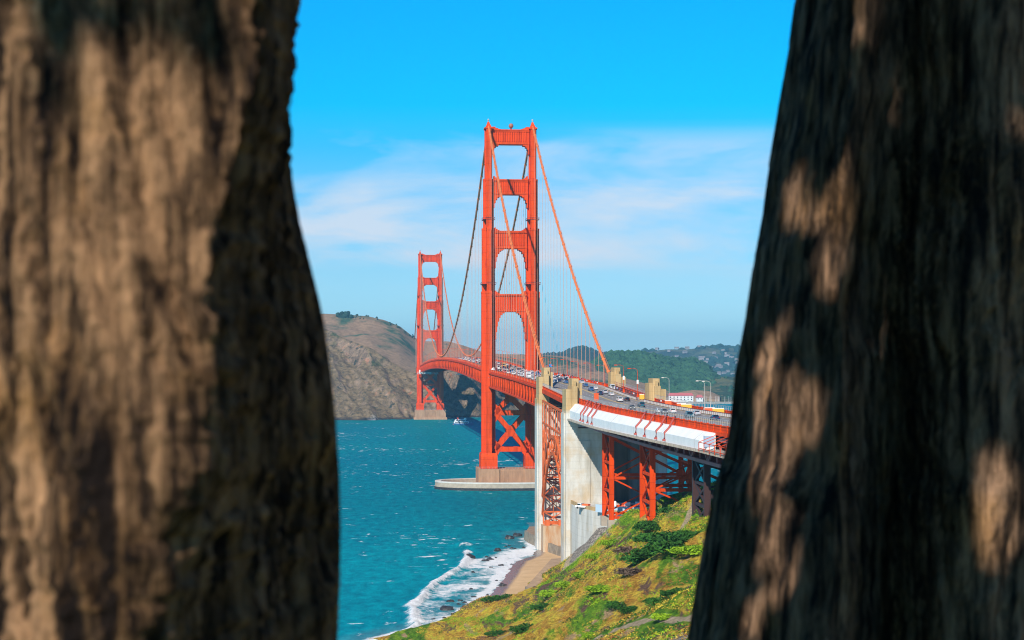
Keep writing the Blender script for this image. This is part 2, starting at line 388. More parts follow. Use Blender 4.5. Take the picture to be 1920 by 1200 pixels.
# ------------------------------------------------------------------ far terrain
def hill(name, sil, base, depth, material, back=400, nc=220, nr=70, amp=8.0, fscale=.01, seed=1, shape=1.0, gully=0.0, kind='structure', baseZ=-3, rd=None, bulge=None):
    """sil: [(px, py)] of the ridge; base: [(px, D)] of the foot; depth: distance from foot to ridge"""
    px = np.linspace(sil[0][0], sil[-1][0], nc)
    ry = np.interp(px, [a for a, _ in sil], [b for _, b in sil]); Db = np.interp(px, [a for a, _ in base], [b for _, b in base])
    dp = np.interp(px, [a for a, _ in depth], [b for _, b in depth]) if isinstance(depth, list) else np.full(nc, depth)
    Dr = Db + dp; zr = CH - (ry - HY) * Dr / F
    t = np.concatenate([np.linspace(-.05, 1, nr), 1 + np.linspace(0, 1, 14)[1:]])
    T, PX = np.meshgrid(t, px, indexing='ij')
    Y = np.where(T <= 1, Db + T * dp, Dr + (T - 1) * back); X = (PX - 960) / F * Y
    tt = np.clip(T, 0, 1)
    sh = tt ** shape if not isinstance(shape, str) else (1 - (1 - tt) ** 1.8)
    Z = np.where(T <= 1, baseZ + (zr - baseZ) * sh, baseZ + (zr - baseZ) * (np.cos((T - 1) * math.pi) * .5 + .5))
    env = np.clip(np.sin(np.clip(T, 0, 2) * math.pi / 2) ** .6, 0, 1) if True else 1
    edge = np.clip(tt * 6, 0, 1)
    damp = 1 - .72 * np.exp(-((T - 1) / .10) ** 2)
    Z = Z + amp * fbm(X * fscale, Y * fscale, o=6, seed=seed, g=.55) * edge * damp * env
    if gully:
        Z = Z - gully * (1 - ridged(X * fscale * 1.3 + Y * fscale * .35, Y * fscale * .35, 4, seed + 20)) * edge * damp
    Z = np.where(T < 0, -4, Z)
    if True:   # keep the crest at its surveyed height
        ri = nr - 1; corr = (zr - Z[ri])[None, :] * np.clip(np.where(T <= 1, (T - .55) / .45, 1 - (T - 1)), 0, 1); Z = Z + corr
    return grid_mesh(name, np.stack([X, Y, Z], -1), material, kind=kind), (X, Y, Z)

M_cliff = terrain_mat('headland_rock', (.20, .15, .085), (.055, .085, .035), (.24, .15, .08), 1.0, .60, .66, 4.0, steep=(.205, .15, .105), streak=(.40, .15, .075), wet=5, fine=1.0, dark=True)
M_brown = terrain_mat('dry_grass_hill', (.30, .20, .12), (.055, .11, .06), (.05, .09, .05), .55, .565, .64, 3.0)
M_scrub = terrain_mat('scrub_hill', (.12, .13, .06), (.04, .075, .04), (.30, .22, .10), 1.2, .50, .66, 3.0)
M_wood = terrain_mat('wooded_hill_ground', (.03, .055, .03), (.03, .055, .03), (.05, .07, .03), 1.0, .5, .6, 3.0)
M_far = terrain_mat('far_hill_ground', (.10, .13, .08), (.035, .065, .05), (.26, .22, .16), .5, .50, .62, 6.0)

# near headland cliff behind the far tower
hill('headland_terrain', [(60, 776), (160, 700), (300, 610), (420, 575), (520, 590), (600, 611), (640, 632), (700, 655), (735, 680), (760, 694), (780, 700), (810, 700), (850, 697), (905, 694), (1000, 697), (1120, 715), (1230, 765)],
     [(60, 2500), (380, 2330), (600, 2318), (690, 2300), (780, 2345), (800, 2390), (880, 2405), (905, 2430), (935, 2470), (985, 2540), (1120, 2700)],
     [(60, 300), (380, 420), (600, 330), (700, 240), (780, 150), (800, 75), (880, 90), (905, 120), (1120, 300)], M_cliff, back=500, nc=560, nr=150, amp=18, fscale=.017, seed=3, shape=.9, gully=26)
# dry hills behind
_, H_dry = hill('dry_hill_terrain', [(100, 760), (220, 650), (380, 600), (560, 590), (605, 588), (650, 590), (690, 593), (720, 600), (750, 612), (778, 634), (800, 640), (840, 640), (870, 648), (905, 660), (940, 664), (1010, 665), (1060, 668), (1100, 676), (1125, 690), (1160, 720)],
     [(380, 2700), (780, 2700), (905, 2900), (1160, 3200)], 700, M_brown, back=700, nc=260, nr=60, amp=16, fscale=.004, seed=11, shape=.8, gully=22)
hill('low_knoll_terrain', [(1040, 720), (1075, 706), (1105, 697), (1125, 696), (1160, 706), (1230, 724), (1300, 752)], [(1040, 3050), (1300, 3150)], 300, M_brown, back=200, nc=120, nr=40, amp=6, fscale=.01, seed=15)
# wooded hill
_, (wx, wy, wz) = hill('wooded_hill_terrain', [(1080, 712), (1105, 690), (1125, 674), (1150, 665), (1180, 664), (1220, 669), (1245, 676), (1275, 679), (1300, 678), (1325, 690), (1345, 712), (1380, 740)],
     [(1080, 3350), (1380, 3400)], 560, M_wood, back=500, nc=160, nr=60, amp=18, fscale=.006, seed=21, shape=.75, gully=16)
# green headland with the harbour
_, (gx, gy, gz) = hill('harbour_headland_terrain', [(1180, 757), (1215, 748), (1250, 740), (1290, 722), (1330, 712), (1360, 706), (1400, 708), (1470, 716), (1700, 716), (1850, 740), (1920, 754)],
     [(1180, 3330), (1250, 3330), (1380, 3290), (1700, 3290)], [(1180, 150), (1300, 350), (1700, 500)], M_scrub, back=300, nc=200, nr=60, amp=10, fscale=.008, seed=31, shape=1.3, gully=8, baseZ=2)
hill('pale_slope_terrain', [(1255, 742), (1275, 735), (1300, 731), (1330, 733), (1350, 742)], [(1255, 3320), (1350, 3310)], 60, M_brown, nc=60, nr=20, amp=1, fscale=.01, back=40, baseZ=6)
# far town hill and blue ridges
_, (fx_, fy_, fz_) = hill('town_hill_terrain', [(1120, 690), (1160, 668), (1200, 660), (1225, 658), (1250, 655), (1290, 655), (1330, 650), (1385, 651), (1500, 650), (1800, 655), (1950, 690), (2050, 718)],
     [(1120, 6000), (1800, 5600)], 1500, M_far, back=1500, nc=260, nr=70, amp=40, fscale=.002, seed=41, shape=.8, gully=40)
_, H_blue = hill('blue_ridge_terrain', [(930, 676), (1000, 668), (1040, 665), (1062, 662), (1075, 656), (1090, 652), (1105, 655), (1125, 664), (1145, 664), (1170, 672)],
     [(930, 5600), (1170, 5600)], 700, M_wood, back=900, nc=160, nr=40, amp=14, fscale=.004, seed=51)
hill('far_shore_terrain', [(-900, 668), (0, 664), (560, 668)], [(-900, 6500), (560, 6500)], 1200, M_brown, back=1200, nc=120, nr=30, amp=20, fscale=.003, seed=61)

# forest crowns: one mass on the wooded hill
def blob_template(sub=2, seed=0, amp=.25):
    import bmesh
    bm = bmesh.new(); bmesh.ops.create_icosphere(bm, subdivisions=sub, radius=1)
    vs = [v.co.copy() for v in bm.verts]; fs = [tuple(v.index for v in f.verts) for f in bm.faces]; bm.free()
    out = []
    for v in vs:
        k = 1 + amp * mnoise.noise(v * 2.2 + Vector((seed * 7.1, 0, 0))) + amp * .6 * mnoise.noise(v * 5 + Vector((0, seed * 3.3, 0)))
        out.append(v * k)
    return np.array(out), np.array(fs)
TPL = [blob_template(1, s, .5) for s in range(6)]
def blobs(name, pts, radii, material, zs=1.0, tpl=TPL, **kw):
    V = []; Fc = []; b = 0
    for i, (p, r) in enumerate(zip(pts, radii)):
        tv, tf = tpl[i % len(tpl)]; a = random.random() * 6.28; ca, sa = math.cos(a), math.sin(a)
        q = np.stack([tv[:, 0] * ca - tv[:, 1] * sa, tv[:, 0] * sa + tv[:, 1] * ca, tv[:, 2] * zs], -1) * r + np.array(p)
        V.append(q); Fc.append(tf + b); b += len(tv)
    V = np.concatenate(V); Fc = np.concatenate(Fc)
    me = bpy.data.meshes.new(name); me.from_pydata(V.tolist(), [], Fc.tolist()); me.materials.append(material)
    me.update()
    o = bpy.data.objects.new(name, me); col.objects.link(o); tag(o, **kw); return o
def foliage_mat(name, a, b, sc=.05, fine=.8, rough=.9, bump=.5):
    m = bpy.data.materials.new(name); m.use_nodes = True; t = m.node_tree; p = t.nodes['Principled BSDF']
    g = N(t, 'ShaderNodeNewGeometry')
    n1 = noise_node(t, g.outputs['Position'], sc, 4, .6); n2 = noise_node(t, g.outputs['Position'], fine, 4, .7)
    f = math_node(t, 'MULTIPLY', math_node(t, 'ADD', n1.outputs[0], n2.outputs[0]), .5)
    r = ramp_node(t, [(.36, a), (.62, b)], f); t.links.new(r.outputs[0], p.inputs['Base Color'])
    p.inputs['Roughness'].default_value = rough; p.inputs['Specular IOR Level'].default_value = .15
    return m
F_wood = foliage_mat('far_forest_leaves', (.008, .040, .024), (.05, .13, .06), .03, .3)
F_far = foliage_mat('far_tree_leaves', (.01, .035, .035), (.03, .08, .06), .02, .2)
def sample(X, Y, Z, n, cond=lambda x, y, z, i, j: True, rows=None):
    out = []; nr, nc = X.shape; k = 0
    while len(out) < n and k < n * 30:
        k += 1
        i = random.uniform(0, (rows or nr) - 1.01); j = random.uniform(0, nc - 1.01); i0, j0 = int(i), int(j); a, b = i - i0, j - j0
        g = lambda A: (A[i0, j0] * (1 - a) * (1 - b) + A[i0 + 1, j0] * a * (1 - b) + A[i0, j0 + 1] * (1 - a) * b + A[i0 + 1, j0 + 1] * a * b)
        p = (g(X), g(Y), g(Z))
        if cond(*p, i, j): out.append(p)
    return out
pts = sample(wx, wy, wz, 3600, rows=63)
pts = [(a, b, c + 2) for a, b, c in pts if c > 4]
blobs('woodland', pts, [random.uniform(6, 12) for _ in pts], F_wood, .95, label='dense dark green woodland covering the rounded hill beyond the harbour', cat='woodland', kind='stuff')
pts = sample(gx, gy, gz, 900, lambda x, y, z, i, j: fbm(np.array(x * .012), np.array(y * .012), o=3, seed=77) > -.02, rows=62)
blobs('scrub_thicket', [(a, b, c + .5) for a, b, c in pts if c > 6], [random.uniform(2.5, 6.5) for _ in pts], F_wood, .8, label='grey green scrub and low trees on the headland above the harbour', cat='scrub', kind='stuff')
pts = sample(fx_, fy_, fz_, 2600, lambda x, y, z, i, j: fbm(np.array(x * .003), np.array(y * .003), o=3, seed=78) > -.15, rows=72)
blobs('hillside_tree_cover', pts, [random.uniform(9, 20) for _ in pts], F_far, .8, label='hazy blue green tree cover among the houses of the far hillside', cat='woodland', kind='stuff')
# trees on the skylines
def ridge_trees(name, H, row, px0, px1, n, rr, label, clump=None):
    pts = []; hx, hy, hz = H; pxs = 960 + hx[row] * F / hy[row]
    for _ in range(n):
        x = random.gauss(clump[0], clump[1]) if clump else random.uniform(px0, px1)
        j = int(np.clip(np.searchsorted(pxs, x), 0, len(pxs) - 1)); r = row + random.randint(-2, 2)
        pts.append((hx[r, j] + random.uniform(-3, 3), hy[r, j], hz[r, j] + (random.uniform(0, 5) if clump else 1)))
    return blobs(name, pts, [random.uniform(*rr) for _ in pts], F_far, 1.0, label=label, cat='woodland', kind='stuff')
ridge_trees('ridge_grove', H_dry, 59, 629, 662, 50, (3, 6), 'small dark grove on the skyline of the dry hill at left', (641, 7))
ridge_trees('ridge_bushes', H_dry, 59, 665, 778, 46, (1.2, 2.8), 'scattered bushes along the right shoulder of the dry hill')
ridge_trees('ridge_treeline', H_blue, 39, 1000, 1150, 150, (6, 12), 'blue treeline along the distant ridge behind the suspender ropes')

# houses on the far hill
WALLW = mat('house_wall_white', (.72, .70, .68), .8); ROOFG = mat('house_roof_grey', (.22, .20, .19), .8)
def house_proto():
    root = empty('hillside_house')
    MB().box(-7, 7, -5, 5, 0, 6.5).build('wall', mat('far_house_wall', (.30, .30, .31), .8), root)
    m = MB(); m.add([(-7.6, -5.6, 6.5), (7.6, -5.6, 6.5), (7.6, 5.6, 6.5), (-7.6, 5.6, 6.5), (-7.6, 0, 9.4), (7.6, 0, 9.4)], [(0, 1, 5, 4), (2, 3, 4, 5), (0, 4, 3), (1, 2, 5), (0, 3, 2, 1)]); m.build('roof', ROOFG, root)
    return root
hp = house_proto(); first = True
hs = sample(fx_, fy_, fz_, 64, lambda x, y, z, i, j: (1225 < 960 + x * F / y < 1400) and (20 < i) and z > 20, rows=71)
hs.sort(key=lambda p: p[0])
for (x, y, z) in hs:
    o = hp if first else copy_tree(hp); first = False
    k = random.uniform(.6, 1.4); o.location = (x, y, z + 3); o.rotation_euler = (0, 0, random.uniform(-.6, .6)); o.scale = (k, 1, random.uniform(.9, 1.5))
    tag(o, 'tiny pale house among trees on the hazy far hillside', 'house', 'houses scattered over the far hillside')

# harbour: boathouse with a red roof, sheds, breakwater, masts
ROOFR = mat('red_tile_roof', (.50, .12, .12), .7)
def shed(px0, px1, D, h, label, dep=14, zb=4.5, rz=0):
    a = P(px0, 0, D); b = P(px1, 0, D); L = (b.x - a.x) / 2
    root = empty('harbour_building', ((a.x + b.x) / 2, D, zb), rz)
    MB().box(-L, L, 0, dep, -3, h).build('wall', WALLW, root)
    m = MB(); m.add([(-L - .8, -1, h), (L + .8, -1, h), (L + .8, dep + 1, h), (-L - .8, dep + 1, h), (-L + 2, dep / 2, h + 5), (L - 2, dep / 2, h + 5)], [(0, 1, 5, 4), (2, 3, 4, 5), (0, 4, 3), (1, 2, 5), (0, 3, 2, 1)]); m.build('roof', ROOFR, root)
    n = max(2, int(L / 3.2))
    for row in range(2 if h > 8 else 1):
        for i in range(n):
            x = -L + (i + .5) * 2 * L / n
            MB().box(x - .9, x + .9, -.12, .05, 1.4 + row * 4.2, 3.6 + row * 4.2).build('window', GLASS, root)
    tag(root, label, 'building'); return root
shed(1254, 1300, 3250, 9.5, 'long white harbour building with a pinkish red roof at the water')
shed(1306, 1318, 3300, 5, 'low white shed right of the red roofed harbour building')
shed(1225, 1240, 3290, 4, 'small pale shed left of the long red roofed harbour building')
o = MB()
for i in range(150):
    x = 1238 + i * 1.05; q = P(x, 0, 3205 + random.uniform(-4, 4)); r = random.uniform(2.5, 4)
    o.frus(q.x, q.y, -2, random.uniform(2.6, 4), r, r, r * .5, r * .6)
BRK = mat('breakwater_stone', (.33, .31, .28), .9, .4, .3)
tag(o.build('breakwater', BRK), 'low grey stone breakwater running in front of the harbour', 'breakwater')
def sailboat():
    root = empty('sailboat')
    m = MB(); m.hexa([(-4, -1.2, 0), (4, -.9, 0), (4, .9, 0), (-4, 1.2, 0), (-4.3, -1.6, 1.4), (5.6, -.2, 1.6), (5.6, .2, 1.6), (-4.3, 1.6, 1.4)]); m.build('hull', WALLW, root)
    MB().box(-1.5, 1.8, -.8, .8, 1.4, 2.1).build('cabin', WALLW, root)
    MB().tube([(.5, 0, 1.4), (.5, 0, 13)], [.16, .1], 6).build('mast', WALLW, root)
    MB().tube([(.4, 0, 2.9), (-3.6, 0, 2.9)], .12, 6).build('boom', WALLW, root)
    return root
sb = sailboat()
for i in range(26):
    o = sb if i == 0 else copy_tree(sb)
    px = random.uniform(1303, 1372); q = P(px, 0, random.uniform(3222, 3238)); o.location = (q.x, q.y, 0); o.rotation_euler = (0, 0, random.choice([0, 3.14]) + random.uniform(-.3, .3) + 1.2)
    tag(o, 'white sailboat with bare mast moored behind the breakwater', 'sailboat', 'sailboats moored behind the breakwater')

# cove building by the water right of the far tower's shadow
root = empty('cove_building', P(893, 776, 2470)); root.location.z = 1.5
MB().box(-9, 11, 0, 10, -2, 6).build('wall', mat('teal_wall', (.10, .22, .25), .7), root)
m = MB(); m.add([(-10, -1, 6), (12, -1, 6), (12, 11, 6), (-10, 11, 6), (-8, 5, 9.5), (10, 5, 9.5)], [(0, 1, 5, 4), (2, 3, 4, 5), (0, 4, 3), (1, 2, 5), (0, 3, 2, 1)]); m.build('roof', WALLW, root)
tag(root, 'small shore building with a white roof below the headland beside the near tower', 'building')

# ------------------------------------------------------------------ bridge frame
PHI = R(4.9); AX = Vector((-math.sin(PHI), math.cos(PHI), 0)); EX = Vector((math.cos(PHI), math.sin(PHI), 0)); T1 = Vector((-1, 1081, 0))
def W(u, s, z=0): return T1 + EX * u + AX * s + Vector((0, 0, z))
_ps = [-900, -760, -640, -520, -441, -343, -180, 0]; _pz = [63.6, 63.4, 63.0, 62.9, 63.9, 67.3, 70.2, 72.3]
_zs = np.arange(-900, 1, 1.0); _zt = np.interp(np.arange(-940, 41, 1.0), _ps, _pz)
_zt[-41:] = 72.3 + np.arange(0, 41) * (2.9 / 180)
for _ in range(2): _zt = np.convolve(_zt, np.ones(41) / 41, 'valid')
_zt = _zt + (72.3 - _zt[-1]) * np.clip((_zs + 60) / 60, 0, 1)
def zr(s):
    if s >= 0 and s <= 1280: return 80.8 - 8.5 * ((s - 640) / 640) ** 2
    if s > 1280: return 72.3 - (s - 1280) * .012
    return float(np.interp(s, _zs, _zt))
def to_us(px, py, lift=0.6):
    D = 600.0
    for _ in range(40):
        X = (px - 960) * D / F
        s = (Vector((X, D, 0)) - T1).dot(AX)
        D = .5 * D + .5 * (CH - zr(s) - lift) * F / (py - HY)
    X = (px - 960) * D / F; v = Vector((X, D, 0)) - T1
    return v.dot(EX), v.dot(AX)

BR = empty('suspension_bridge', T1, PHI)
tag(BR, 'long red orange suspension bridge with two tall towers crossing the strait', 'bridge')

PIERC = mat('pier_concrete', (.47, .27, .16), .85, .3, .4, bump=.1, stretch=(1, 1, .25))
def tower(s0, name='tower'):
    legs = MB(); hw = 13.7
    secs = [(12.6, 20, 5.1, 8.6), (20, 22, 4.7, 8.0), (22, 121.5, 4.3, 7.9), (121.5, 160.5, 3.95, 7.0), (160.5, 191, 3.2, 5.9), (191, 221.5, 2.35, 4.8)]
    for sg in (-1, 1):
        cu = sg * hw
        for i, (z0, z1, a, b) in enumerate(secs):
            if i < 1:
                legs.frus(cu, s0, z0, z1, a, b, a, b); continue
            if i == 1:
                legs.frus(cu, s0, z0, z1, 5.1, 8.6, a, b); continue
            k = .26
            legs.box(cu - a, cu + a, s0 - b * k, s0 + b * k, z0, z1)
            c = a - 2.6 if i < 4 else (a - 1.5 if i < 5 else a - .8)
            legs.box(cu - c, cu + c, s0 - b, s0 + b, z0, z1 + .25)
            # raised vertical ribs on the south and north faces
            for q in (-c + .35, c - .35):
                for e in (-1, 1):
                    legs.box(cu + q - .18, cu + q + .18, s0 + e * b - .12, s0 + e * b + .12, z0 + .5, z1 - .8)
            # cap band
            if i < 5:
                legs.box(cu - a - .1, cu + a + .1, s0 - b * k - .1, s0 + b * k + .1, z1 - 1.2, z1 - .1)
                legs.box(cu - c - .15, cu + c + .15, s0 - b - .15, s0 + b + .15, z1 - 1.5, z1 - .35)
            z = z0 + 6
            while z < z1 - 4 and i == 2:
                for e in (-1, 1): legs.box(cu - c - .02, cu + c + .02, s0 + e * b - .05, s0 + e * b + .05, z, z + .14)
                z += 8
        # cable saddle housing
        legs.box(cu - 2.6, cu + 2.6, s0 - 5.2, s0 + 5.2, 221.7, 222.6)
        legs.frus(cu, s0, 222.6, 224.6, 1.8, 4.2, 1.1, 2.2); legs.frus(cu, s0, 224.6, 226.4, 1.0, 1.4, .55, .8)
    T = legs.build(name, ORANGE, BR)
    def strut(z0, z1, inner, half, steps, up):
        m = MB(); L = inner + .2
        m.box(-L, L, s0 - half + .5, s0 + half - .5, z0, z1)
        for e in (-1, 1):
            y = s0 + e * half
            ya, yb = sorted((y, y - e * .6))
            m.box(-L, L, ya, yb, z1 - 1.3, z1 - .15); m.box(-L, L, ya, yb, z0 + .15, z0 + 1.5)
            m.box(-L, L, min(ya, yb) - (.25 if e < 0 else 0), max(ya, yb) + (.25 if e > 0 else 0), z1 - .6, z1 + .1)
            n = 14
            for k in range(n):
                x = -inner + 1.4 + (k + .5) * (2 * inner - 2.8) / n; wd = (2 * inner - 2.8) / n * .27
                m.hexa([(x - wd * 1.3, s0 + e * (half - .5), z0 + 1.8), (x + wd * 1.3, s0 + e * (half - .5), z0 + 1.8), (x + wd * .4, s0 + e * half, z0 + 1.8), (x - wd * .4, s0 + e * half, z0 + 1.8),
                        (x - wd * 1.3, s0 + e * (half - .5), z1 - 1.6), (x + wd * 1.3, s0 + e * (half - .5), z1 - 1.6), (x + wd * .4, s0 + e * half, z1 - 1.6), (x - wd * .4, s0 + e * half, z1 - 1.6)])
        for sg in (-1, 1):
            for k, (dx, dz) in enumerate(steps):
                a, b = sorted((sg * (inner + .1), sg * (inner - dx))); m.box(a, b, s0 - half + .1 + .05 * k, s0 + half - .1 - .05 * k, z0 - dz, z0 + .05)
            for k, (dx, dz) in enumerate(up):
                a, b = sorted((sg * (inner + .1), sg * (inner - dx))); m.box(a, b, s0 - half + .6 + .05 * k, s0 + half - .6 - .05 * k, z1 - .05, z1 + dz)
        return m.build('portal_strut', ORANGE, T)
    U = [(.7, 2.2), (1.6, 1.3), (2.8, .6)]
    strut(212.2, 221.4, 13.7 - 2.35, 3.0, [(.5, 6), (1.2, 3.2), (2.2, 1.8), (3.8, .8)], [(2.0, 1.8), (3.6, 1.0), (5, .5)])
    strut(181.2, 190.6, 13.7 - 3.15, 3.4, [(.5, 8), (1.2, 5), (2.2, 3), (3.6, 1.6), (5, .7)], U)
    strut(147.9, 158.8, 13.7 - 3.9, 3.8, [(.5, 12), (1, 8), (1.8, 5), (2.8, 3), (4, 1.6), (5.4, .8)], U)
    strut(108.9, 119.8, 13.7 - 4.15, 4.2, [(.5, 17), (1.0, 12.5), (1.6, 9), (2.3, 6), (3.2, 3.6), (4.4, 1.9), (5.9, .8)], U)
    # bracing below the deck
    m = MB(); i_ = 13.7 - 4.0
    for y in (s0 - 3.4, s0 + 3.4):
        m.bar((-i_, y, 46.6), (i_, y, 46.6), 1.6, 2.9); m.bar((-i_, y, 24.2), (i_, y, 24.2), 1.6, 3.0)
        for z0, z1 in ((24.2, 46.6), (46.6, 66)):
            m.bar((-i_, y - .05, z0), (i_, y - .05, z1), 1.7, 3.0); m.bar((-i_, y + .05, z1), (i_, y + .05, z0), 1.6, 3.0)
            zc = (z0 + z1) / 2
            m.hexa([(-3, y - .95, zc - 3), (3, y - .95, zc - 3), (3, y + .95, zc - 3), (-3, y + .95, zc - 3), (-3, y - .95, zc + 3), (3, y - .95, zc + 3), (3, y + .95, zc + 3), (-3, y + .95, zc + 3)]) if False else None
            for k in range(4):
                pass
            m.frus(0, y, zc - 3.2, zc, 1.2, .93, 3.0, .93); m.frus(0, y, zc, zc + 3.2, 3.0, .93, 1.2, .93)
        for sg in (-1, 1):
            for zc in (24.2, 46.6):
                a = sg * i_
                m.hexa([(a - .3 * sg, y - .9, zc - 5.5), (a - 1.2 * sg, y - .9, zc - 4.2), (a - 1.2 * sg, y + .9, zc - 4.2), (a - .3 * sg, y + .9, zc - 5.5),
                        (a - .3 * sg, y - .9, zc + 5.5), (a - 4.2 * sg, y - .9, zc + 1.2), (a - 4.2 * sg, y + .9, zc + 1.2), (a - .3 * sg, y + .9, zc + 5.5)])
    m.build('cross_brace', ORANGE, T)
    # inspection galleries round the legs
    for sg in (-1, 1):
        for z, a, b in ((165.7, 3.15, 5.6), (125.8, 3.9, 6.6)):
            m = MB(); A = a + .5; B = b + .5; cu = sg * hw
            m.box(cu - A, cu + A, s0 - B, s0 + B, z, z + .3)
            for q in (-1, 1):
                m.box(cu - A, cu + A, s0 + q * B - .06, s0 + q * B + .06, z + 1.1, z + 1.3); m.box(cu + q * A - .06, cu + q * A + .06, s0 - B, s0 + B, z + 1.1, z + 1.3)
                for k in range(6):
                    x = cu - A + k * 2 * A / 5; m.box(x - .06, x + .06, s0 + q * B - .06, s0 + q * B + .06, z + .3, z + 1.2)
            m.build('gallery', ORANGE_D, T)
    # beacons
    for sg in (-1, 1):
        m = MB(); m.lathe([(.35, 226.4), (.35, 227.2), (.6, 227.3), (.6, 227.9), (.3, 228.3)], sg * hw, s0, 10); m.build('beacon', GREYM, T)
    return T
TW = tower(0); TF = tower(1280)
m = MB(); m.lathe([(.2, 0), (.3, .1)], 0, 0, 8)
m = MB()   # round beacon on the top strut
import bmesh
bm = bmesh.new(); bmesh.ops.create_uvsphere(bm, u_segments=16, v_segments=10, radius=1.5, matrix=Matrix.Translation((0.4, 0, 224.1)))
me = bpy.data.meshes.new('fog_beacon'); bm.to_mesh(me); bm.free(); me.materials.append(mat('beacon_paint', (.38, .14, .08), .5)); o = bpy.data.objects.new('fog_beacon', me); col.objects.link(o); o.parent = TW
for p in me.polygons: p.use_smooth = True
MB().tube([(.4, 0, 221.4), (.4, 0, 223)], .5, 8).build('beacon_stand', ORANGE_D, TW)

# tower piers
def pier(s0, name, label, fender):
    root = empty(name, W(0, s0, 0), PHI)
    m = MB(); m.box(-20.5, 20.5, -12, 12, -6, 12.4)
    for e in (-1, 1):
        for k in range(15):
            x = -8.6 + k * 17.2 / 14; m.frus(x, e * 12, 1, 11.6, .42, .4, .42, .4)
        for sg in (-1, 1): m.box(sg * 14.2 - 6.4, sg * 14.2 + 6.4, e * 12.6 - .7, e * 12.6 + .7, -6, 12.6)
    m.frus(0, 0, -6, 3.0, 23, 15, 22, 14)
    m.build('pedestal', PIERC, root)
    # gangway railing
    m = MB()
    for e in (-1, 1):
        for z in (13.2, 13.9): m.bar((-20, e * 12.6, z), (20, e * 12.6, z), .08)
        for k in range(21): m.bar((-20 + 2 * k, e * 12.6, 12.4), (-20 + 2 * k, e * 12.6, 13.95), .08)
    m.build('railing', GREYM, root)
    if fender:
        n = 72; vs = []; fs = []
        prof = [(1.02, -6), (1.0, 4.3), (.99, 4.8), (.93, 4.8), (.92, 4.4), (.90, -6)]
        for k in range(n):
            a = 2 * math.pi * k / n; ca, sa = math.cos(a), math.sin(a)
            ex = abs(ca) ** .9 * (1 if ca > 0 else -1)
            for r, z in prof: vs.append((46.5 * r * ex, 23.5 * r * sa, z))
        q = len(prof)
        for k in range(n):
            for j in range(q - 1):
                a = k * q + j; b = ((k + 1) % n) * q + j; fs.append((a, b, b + 1, a + 1))
        MB().add(vs, fs).build('fender', [CONC_F], root)
        MB().lathe([(1, -1), (1, 2.2)], n=40).build('apron', PIERC, root).scale = (42.2, 21.3, 1)
        for nm, rr, pr, mt in (('waterline_band', 1.0, [(1.012, -2), (1.012, 1.5), (1.0, 1.6)], ROCK), ('coping', 1.0, [(1.004, 4.2), (1.004, 4.95), (.925, 4.95), (.925, 4.5)], mat('coping_concrete', (.66, .63, .58), .85, .2, .4))):
            vs = []; fs = []
            for k in range(n):
                a = 2 * math.pi * k / n; ca, sa = math.cos(a), math.sin(a); ex = abs(ca) ** .9 * (1 if ca > 0 else -1)
                for r, z in pr: vs.append((46.5 * r * ex, 23.5 * r * sa, z))
            q = len(pr)
            for k in range(n):
                for j_ in range(q - 1):
                    a = k * q + j_; b = ((k + 1) % n) * q + j_; fs.append((a, b, b + 1, a + 1))
            MB().add(vs, fs).build(nm, mt, root)
    tag(root, label, 'bridge pier'); return root
CONC_F = mat('fender_concrete', (.44, .37, .29), .85, .25, .4, bump=.1)
pier(0, 'tower_pier', 'concrete pier and oval fender wall standing in the sea under the near tower', True)
pier(1280, 'tower_pier', 'concrete pier at the foot of the headland under the far tower', False)

# cables
def cz(s):
    if 0 <= s <= 1280: return 83.4 + (s - 640) ** 2 * (141.4 / 640 ** 2)
    if s < 0:
        x = -s; return 224.8 - (224.8 - 71.5) * x / 343 - 3.45e-4 * x * (343 - x)
    x = s - 1280; return 224.8 - (224.8 - 75) * x / 343 - 3.45e-4 * x * (343 - x)
for sg in (-1, 1):
    ss = [-343 + i * 343 / 40 for i in range(40)] + [i * 1280 / 128 for i in range(128)] + [1280 + i * 240 / 24 for i in range(25)]
    m = MB(); m.tube([(sg * 13.7, s, cz(s)) for s in ss], .62, 10)
    s = -335
    while s < 1480:
        if abs(s) > 6 and abs(s - 1280) > 6:
            a = Vector((sg * 13.7, s - .5, cz(s - .5))); b = Vector((sg * 13.7, s + .5, cz(s + .5))); m.tube([a, b], .82, 10)
        s += 15.24
    m.build('main_cable', CABLE, BR, smooth=True)
    m = MB()
    for e in (-.55, .55): m.tube([(sg * 13.7 + e, s, cz(s) + 1.4) for s in ss if not (-4 < s < 4)], .06, 4)
    m.build('hand_rope', CABLE, BR)
sus = []
for sg in (-1, 1):
    s = -335 + 15.24
    while s < 1480:
        if abs(s) > 9 and abs(s - 1280) > 9 and cz(s) - zr(s) > 1.5: sus.append((sg, s))
        s += 15.24
sus.sort(key=lambda a: a[1])
ROPE = mat('suspender_rope', (.62, .30, .20), .6)
rest = MB()
for i, (sg, s) in enumerate(sus):
    m = MB() if i < 98 else rest
    for e in (-.32, .32):
        m.tube([(sg * 13.7, s + e, zr(s)), (sg * 13.7, s + e, cz(s))], .055 if s < 300 else .075, 4, caps=False)
    if i < 98: m.build('suspender', ROPE, BR)
tag(rest.build('suspender_rope', ROPE, BR), kind='stuff')

